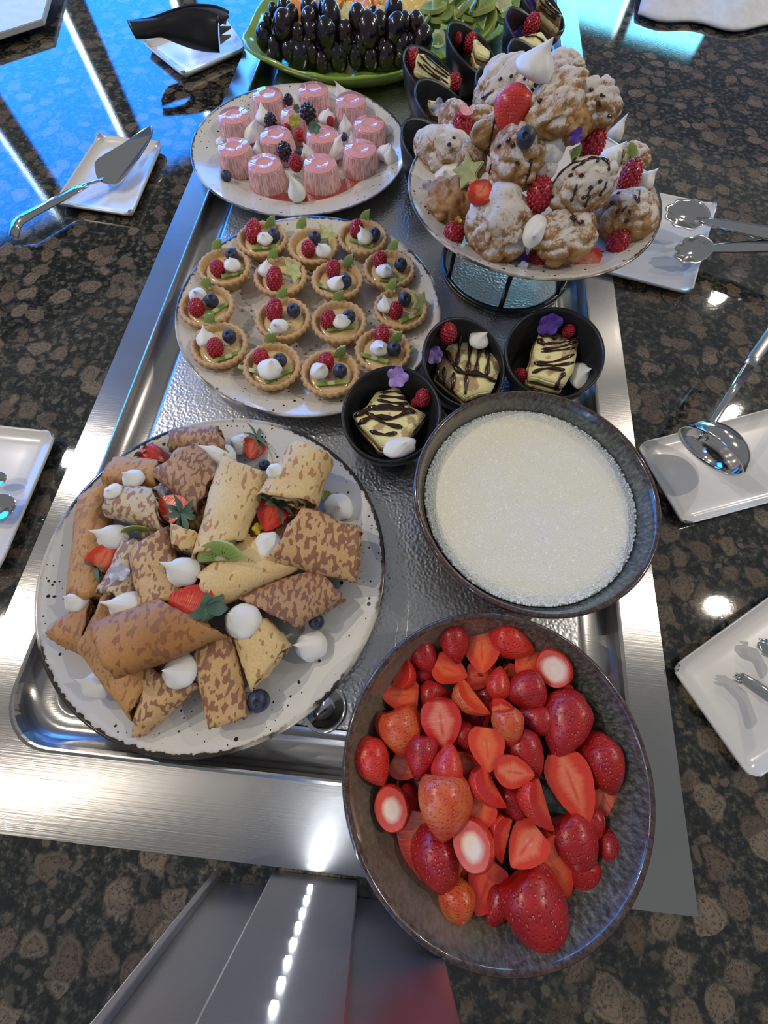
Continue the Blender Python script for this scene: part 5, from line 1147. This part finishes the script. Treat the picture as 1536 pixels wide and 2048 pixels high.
# ------------------------------------------------------------ strawberries in the bowl
def c8(x, y): return 680+x/2.363, 1200+y/2.363
SB = [(290, 450, 190, 180, 'C', 'o', 0), (410, 350, 130, 60, 'S', 'd', 0), (660, 360, 140, 0, 'C', 'o', 0), (820, 360, 130, 40, 'C', 'o', 0), (450, 450, 160, 0, 'S', 'd', 0), (220, 600, 150, 100, 'S', 'd', 0), (300, 790, 140, 30, 'C', 'p', 0), (600, 650, 150, 50, 'S', 'd', 0), (320, 940, 130, 50, 'S', 'd', 0), (570, 1290, 130, 70, 'C', 'p', 0), (540, 860, 150, 20, 'S', 'd', 0), (820, 960, 190, 60, 'S', 'd', 0), (1190, 1060, 150, 80, 'S', 'd', 0), (600, 780, 140, 0, 'C', 'p', 0), (1140, 1290, 190, 100, 'S', 'd', 0), (740, 1440, 180, 110, 'S', 'd', 0), (880, 730, 220, 60, 'S', 'd', 1), (920, 560, 170, 200, 'S', 'd', 1),
 (270, 330, 180, -80, 'Q', 'r', 2), (540, 205, 190, 80, 'S', 'd', 2), (395, 265, 170, 60, 'S', 'd', 1), (520, 330, 180, 20, 'C', 'o', 2), (670, 240, 205, 90, 'C', 'o', 1), (900, 270, 220, 130, 'C', 'o', 1), (815, 200, 215, 25, 'S', 'r', 2), (1015, 315, 190, 80, 'T', 'w', 2), (870, 430, 200, 170, 'S', 'd', 2), (750, 390, 150, -85, 'S', 'r', 2), (1065, 435, 90, 90, 'C', 'w', 1), (640, 455, 205, 50, 'Q', 'o', 3), (770, 520, 120, 0, 'C', 'w', 2), (480, 590, 240, 80, 'H', 'w', 3), (795, 600, 185, 80, 'S', 'o', 3), (1060, 590, 310, 105, 'S', 'd', 3), (290, 620, 230, 80, 'S', 'o', 2), (385, 740, 210, 100, 'S', 'd', 2), (155, 770, 220, 65, 'S', 'r', 2), (510, 775, 180, -80, 'S', 'r', 3), (695, 700, 200, 85, 'C', 'o', 3), (1240, 780, 275, 70, 'S', 'd', 1), (1100, 880, 330, 68, 'C', 'p', 3), (250, 975, 200, 90, 'T', 'w', 2), (725, 875, 210, 60, 'Q', 'r', 3), (830, 815, 200, 10, 'C', 'p', 4), (1265, 960, 160, 60, 'C', 'p', 1), (965, 960, 240, 70, 'Q', 'r', 4), (495, 970, 290, 95, 'S', 'o', 4), (640, 1010, 220, 130, 'C', 'o', 3), (380, 1150, 290, 90, 'C', 'o', 1), (640, 1150, 225, 110, 'T', 'p', 4), (785, 1130, 200, 100, 'Q', 'r', 3), (460, 1240, 300, 75, 'S', 'd', 2), (880, 1165, 225, 130, 'C', 'p', 4), (1110, 1150, 280, 70, 'S', 'd', 2), (1300, 1175, 215, 12, 'S', 'd', 1), (1010, 1260, 290, 60, 'C', 'o', 3), (690, 1350, 240, 110, 'C', 'r', 2), (550, 1440, 200, 90, 'S', 'o', 1), (935, 1470, 410, 65, 'S', 'd', 2)]
look = {'S': {'d': 'dark red strawberry piece, skin up', 'r': 'bright red strawberry, skin up', 'o': 'orange-red strawberry, skin up'}, 'C': {'o': 'orange cut face of a strawberry half', 'p': 'pale pink cut strawberry half', 'w': 'whitish cut strawberry slice', 'r': 'red cut strawberry half'}, 'Q': {'r': 'red strawberry wedge with ridge up', 'o': 'orange strawberry wedge with ridge up'}, 'T': {'w': 'strawberry with white cut top facing up', 'p': 'strawberry with pink streaked cut top'}, 'H': {'w': 'large strawberry split with white centre'}}
base_z = sc.z+.006; used = set()
for i, (x, y, L, an, ty, tone, lay) in enumerate(SB):
    px, py = c8(x, y)
    # heap: a low dome, upper layers higher
    p0 = P(px, py, base_z+.03); rad_ = (p0.xy-sc.xy).length/sR
    dome = base_z+.010+.034*max(0, 1-(rad_/.95)**2)
    z = dome-.010+.0045*lay+(.012 if rad_ > .72 else 0)
    z = max(z, base_z+.008)
    p = P(px, py, z); s = L/2.363*mpx(px, py, z)/2
    td = hdir(px, py, an, z); v_ = VIEW(p)
    rr = random.Random(i)
    if ty == 'T': zq = -(v_+Vector((rr.uniform(-.2, .2), -.2, 0))).normalized(); yq = Vector((0, 1, 0))
    else:
        zq = (td+Vector((0, 0, rr.uniform(-.25, .15)))).normalized()
        yq = (v_+Vector((0, -.1, .2)))
        if ty == 'S': yq = -yq
        if ty == 'Q': yq = yq+td.cross(Vector((0, 0, 1)))*-.8
        yq = yq+Vector((rr.uniform(-.15, .15), rr.uniform(-.15, .15), 0))
    yq = (yq-zq*yq.dot(zq)).normalized(); xq = yq.cross(zq); q = Matrix((xq, yq, zq)).transposed().to_quaternion()
    mode = {'S': 'half' if i % 3 else None, 'C': 'half', 'Q': 'quarter', 'T': 'top', 'H': 'half'}[ty]
    me = berry(mode, tone, i % 4); wd = {'S': 1.05, 'C': 1.0, 'Q': 1.15, 'T': 1.12, 'H': 1.15}[ty]
    if L > 300: wd *= .82
    o = mk('strawberry_piece', me, None, None, T(p, q, (s*wd, s*wd, s)))
    dx, dy = px-1000, py-1590; ring_ = 'by the bowl rim' if rad_ > .62 else ('midway out' if rad_ > .33 else 'near the pile centre')
    sec = ['right', 'lower right', 'bottom', 'lower left', 'left', 'upper left', 'top', 'upper right'][int(((math.degrees(math.atan2(dy, dx))+22.5) % 360)//45)]
    lb = look[ty][tone]+', '+ring_+' at the '+sec
    k = lb; ex = [', smaller', ', longer one', ', partly covered by neighbours', ', tilted', ', lowest in the heap']
    j = 0
    while k in used: k = lb+ex[j]; j += 1
    used.add(k); tag(o, k, 'strawberry', 'cut strawberries in the grey-green bowl')
rs = random.Random(9)
for i in range(26):
    a = rs.uniform(0, 2*PI); r = sR*.55*math.sqrt(rs.random()); p = Vector((sc.x+r*math.cos(a)-.008, sc.y+r*math.sin(a)+.006, base_z+.010))
    o = mk('strawberry_piece', berry(['half', None][i % 2], 'd', i % 4), None, None, T(p, basis((rs.uniform(-1, 1), rs.uniform(-1, 1), .1), (rs.uniform(-1, 1), rs.uniform(-1, 1), .2)), .016))
    tag(o, 'dark strawberry piece buried under the heap, barely seen', 'strawberry', 'buried strawberry pieces')
# ------------------------------------------------------------ utensils
def poly_plate(pts, th, mats, bev=.0004): return prism_me(pts, th, mats, bev=bev)
# cake server
cs = thing('cake_server', 'steel cake server lying across the white plate on the blue-lit granite', 'cake server', P(190, 362, .008))
zb = lambda x, y, z: P(x, y, z)
blade = smooth_poly([zb(194, 318, .019), zb(245, 287, .020), zb(294, 253, .022), zb(305, 257, .022), zb(300, 278, .020), zb(276, 318, .016), zb(240, 364, .011), zb(212, 366, .011), zb(196, 358, .012), zb(190, 338, .015)], 3)
mk('blade', prism_me(blade, .0014, [CHROME], bev=.0003), None, cs)
mk('neck', tube_me([zb(206, 356, .012), zb(195, 362, .013), zb(178, 366, .014), zb(165, 373, .014)], [.002, .0035, .004, .006], 10, [CHROME], flat=.35), None, cs)
mk('handle', tube_me([zb(172, 370, .014), zb(150, 381, .014), zb(110, 402, .014), zb(60, 428, .015), zb(40, 440, .015), zb(32, 450, .012), zb(27, 474, .004)], [.006, .008, .0085, .009, .0095, .0095, .009], 10, [CHROME], flat=.28), None, cs)
# black plastic tongs
bt = thing('black_serving_tongs', 'black plastic serving tongs with forked tips on the white plate', 'tongs', P(360, 100, .006))
def sheet(upper, lower, th, name, parent, mats, nrm=Vector((0, -.5, .6))):
    U = smooth_poly([P(*q) for q in upper], 4, False); L_ = smooth_poly([P(*q) for q in lower], 4, False); n = len(U); v = []; f = []; nr = 4
    nn = nrm.normalized()*th
    for s in (0, 1):
        for i in range(n):
            for k in range(nr+1):
                t = k/nr; p = U[i].lerp(L_[i], t)+nn*(s)+nrm.normalized()*.004*math.sin(PI*t); v.append(p)
    S = n*(nr+1)
    for i in range(n-1):
        for k in range(nr):
            a = i*(nr+1)+k; b = a+nr+1; f += [(a, a+1, b+1, b), (S+a, S+b, S+b+1, S+a+1)]
    for i in range(n-1):
        a = i*(nr+1); b = a+nr+1; f.append((a, b, S+b, S+a)); a += nr; b += nr; f.append((a, S+a, S+b, b))
    for i in (0, n-1):
        for k in range(nr): a = i*(nr+1)+k; f.append((a, S+a, S+a+1, a+1) if i == 0 else (a, a+1, S+a+1, S+a))
    me = mesh(v, f, mats); bm = bmesh.new(); bm.from_mesh(me); bmesh.ops.recalc_face_normals(bm, faces=bm.faces); bm.to_mesh(me); bm.free(); me.polygons.foreach_set('use_smooth', [True]*len(me.polygons))
    return mk(name, me, None, parent)
sheet([(255, 42, .055), (290, 41, .055), (325, 37, .056), (355, 25, .058), (385, 20, .058), (415, 23, .055), (437, 33, .052)], [(273, 79, .040), (300, 77, .040), (325, 76, .038), (350, 86, .030), (380, 97, .020), (410, 104, .014), (440, 106, .012)], .003, 'front_arm', bt, [BLACKP])
sheet([(258, 44, .050), (300, 38, .048), (345, 22, .050), (385, 12, .052), (430, 14, .048), (458, 26, .044)], [(275, 76, .036), (300, 66, .030), (345, 55, .030), (385, 45, .028), (430, 45, .022), (452, 50, .018)], .003, 'rear_arm', bt, [BLACKP], Vector((0, .5, .3)))
for (x0, y0, x1, y1) in ((437, 33, 458, 30), (438, 52, 462, 52), (439, 70, 461, 69)):
    a = P(x0, y0, .045-(y0-33)*.0005); b = P(x1, y1, .042-(y0-33)*.0005); c = P(x0+1, y0+15, .038-(y0-33)*.0005)
    mk('tine', prism_me([a, b, c], .003, [BLACKP], down=Vector((0, -.4, -.5)).normalized()), None, bt)
# steel tongs (right)
def scallop_head(px, py, z, rx, ry, ang, parent, seed=0, tilt=(0, -.3, 1)):
    n = 60; v = []; f = []; rings = 8
    for s in (0, 1):
        for j in range(rings+1):
            t = j/rings
            for i in range(n):
                a = 2*PI*i/n; k = 1+(.17*abs(math.sin(a*4.5)) if math.cos(a) > -.6 else 0)*t
                v.append((t*k*math.cos(a), t*k*math.sin(a), .55*t*t-(.10 if s else 0)))
    S = (rings+1)*n
    for s in (0, 1):
        for j in range(rings):
            for i in range(n): q = (i+1) % n; a = s*S+j*n+i; b = s*S+j*n+q; fc = (a, b, b+n, a+n); f.append(fc if not s else fc[::-1])
    for i in range(n): q = (i+1) % n; f.append((rings*n+i, rings*n+q, S+rings*n+q, S+rings*n+i))
    me = mesh(v, f, [CHROME]); p = P(px, py, z); s_ = mpx(px, py, z)
    return mk('scalloped_head', me, None, parent, T(p, basis(hdir(px, py, ang, z), tilt), (rx*s_, ry*s_, ry*s_)))
t2 = thing('serving_tongs', 'long steel tongs with scalloped heads reaching in from the right edge', 'tongs', P(1420, 470, .02), 'steel tongs')
scallop_head(1368, 436, .024, 44, 25, 183, t2, tilt=(.1, -.5, 1)); scallop_head(1382, 503, .016, 38, 22, 175, t2, tilt=(.1, -.6, .8))
mk('upper_arm', tube_me([P(1392, 438, .024), P(1410, 442, .026), P(1450, 450, .030), P(1536, 466, .036), P(1640, 486, .04)], [.004, .007, .010, .012, .013], 12, [CHROME], flat=.45), None, t2)
mk('lower_arm', tube_me([P(1405, 502, .016), P(1425, 497, .018), P(1470, 494, .022), P(1536, 490, .028), P(1640, 490, .04)], [.004, .007, .010, .012, .013], 12, [CHROME], flat=.45), None, t2)
# ladle
ld = thing('ladle', 'steel soup ladle lying on the white plate beside the milk bowl', 'ladle', P(1415, 900, .01))
lc = P(1418, 903, .037); lr = 70*mpx(1418, 903, .03)
prof = []; 
for i in range(13): a = PI/2*i/12; prof.append((math.sin(a), -math.cos(a)*.72))
for i in range(12, -1, -1): a = PI/2*i/12; prof.append((math.sin(a)*.95, -math.cos(a)*.67))
mk('ladle_cup', lathe(prof, 48, [CHROME]), None, ld, T(lc, basis((0, 0, 1), (lambda h_, v_: h_-v_*h_.dot(v_)+v_*.24)(hdir(1412, 915, 140, .03), VIEW(lc))), lr))
mk('handle', tube_me([P(1405, 880, .045), P(1412, 866, .052), P(1425, 845, .056), P(1460, 790, .060), P(1500, 730, .063)], [.006, .0042, .0036, .0042, .0055], 12, [CHROME], flat=.4), None, ld)
mk('handle_grip', tube_me([P(1498, 732, .063), P(1508, 716, .064), P(1540, 672, .066), P(1600, 590, .070)], [.0060, .0065, .0072, .008], 12, [simple('satin_steel', (.45, .46, .48), .3, 1.0)], flat=.5), None, ld)
# tongs lower right
t3 = thing('serving_tongs', 'steel tongs with scalloped tips at the right edge below the ladle', 'tongs', P(1500, 1360, .01), 'steel tongs')
def claw(pts, w_, name, par):
    c = [P(*q) for q in pts]; me = tube_me(c, w_, 14, [CHROME], flat=.45); mk(name, me, None, par)
claw([(1470, 1350, .010), (1485, 1356, .011), (1510, 1372, .012), (1536, 1390, .014), (1620, 1440, .03)], [.002, .005, .006, .006, .007], 'lower_arm', t3)
claw([(1516, 1290, .013), (1530, 1296, .013), (1560, 1305, .014), (1640, 1330, .03)], [.003, .0065, .007, .007], 'upper_arm', t3)
for (x, y) in ((1470, 1347), (1468, 1353), (1466, 1360), (1518, 1278), (1515, 1295), (1524, 1308)):
    mk('tooth', tube_me([P(x+14, y+4, .011), P(x, y, .011)], [.0022, .0007], 8, [CHROME]), None, t3)
# spoons on the left plate
for (x, y, lb, r) in ((-8, 958, 'spoon tip at the left edge of the photo, the farther of two', .008), (-6, 1014, 'larger dark spoon bowl at the left edge, the nearer of two', .014)):
    p = P(x, y, .012); o = thing('serving_spoon', lb, 'spoon', p, 'spoons on the left plate')
    mk('spoon_bowl', lathe([(0, -.45), (.5, -.36), (.85, -.15), (1, 0), (.95, .0), (.5, -.30), (0, -.38)], 32, [CHROME]), None, o, T(p, basis((1, .2, 0), (-.1, -.2, 1)), (r*1.5, r, r)))
    mk('handle', tube_me([p+Vector((-r*1.3, 0, 0)), p+Vector((-.06, .005, .006)), p+Vector((-.14, .01, .01))], [.002, .003, .005], 10, [CHROME], flat=.5), None, o)
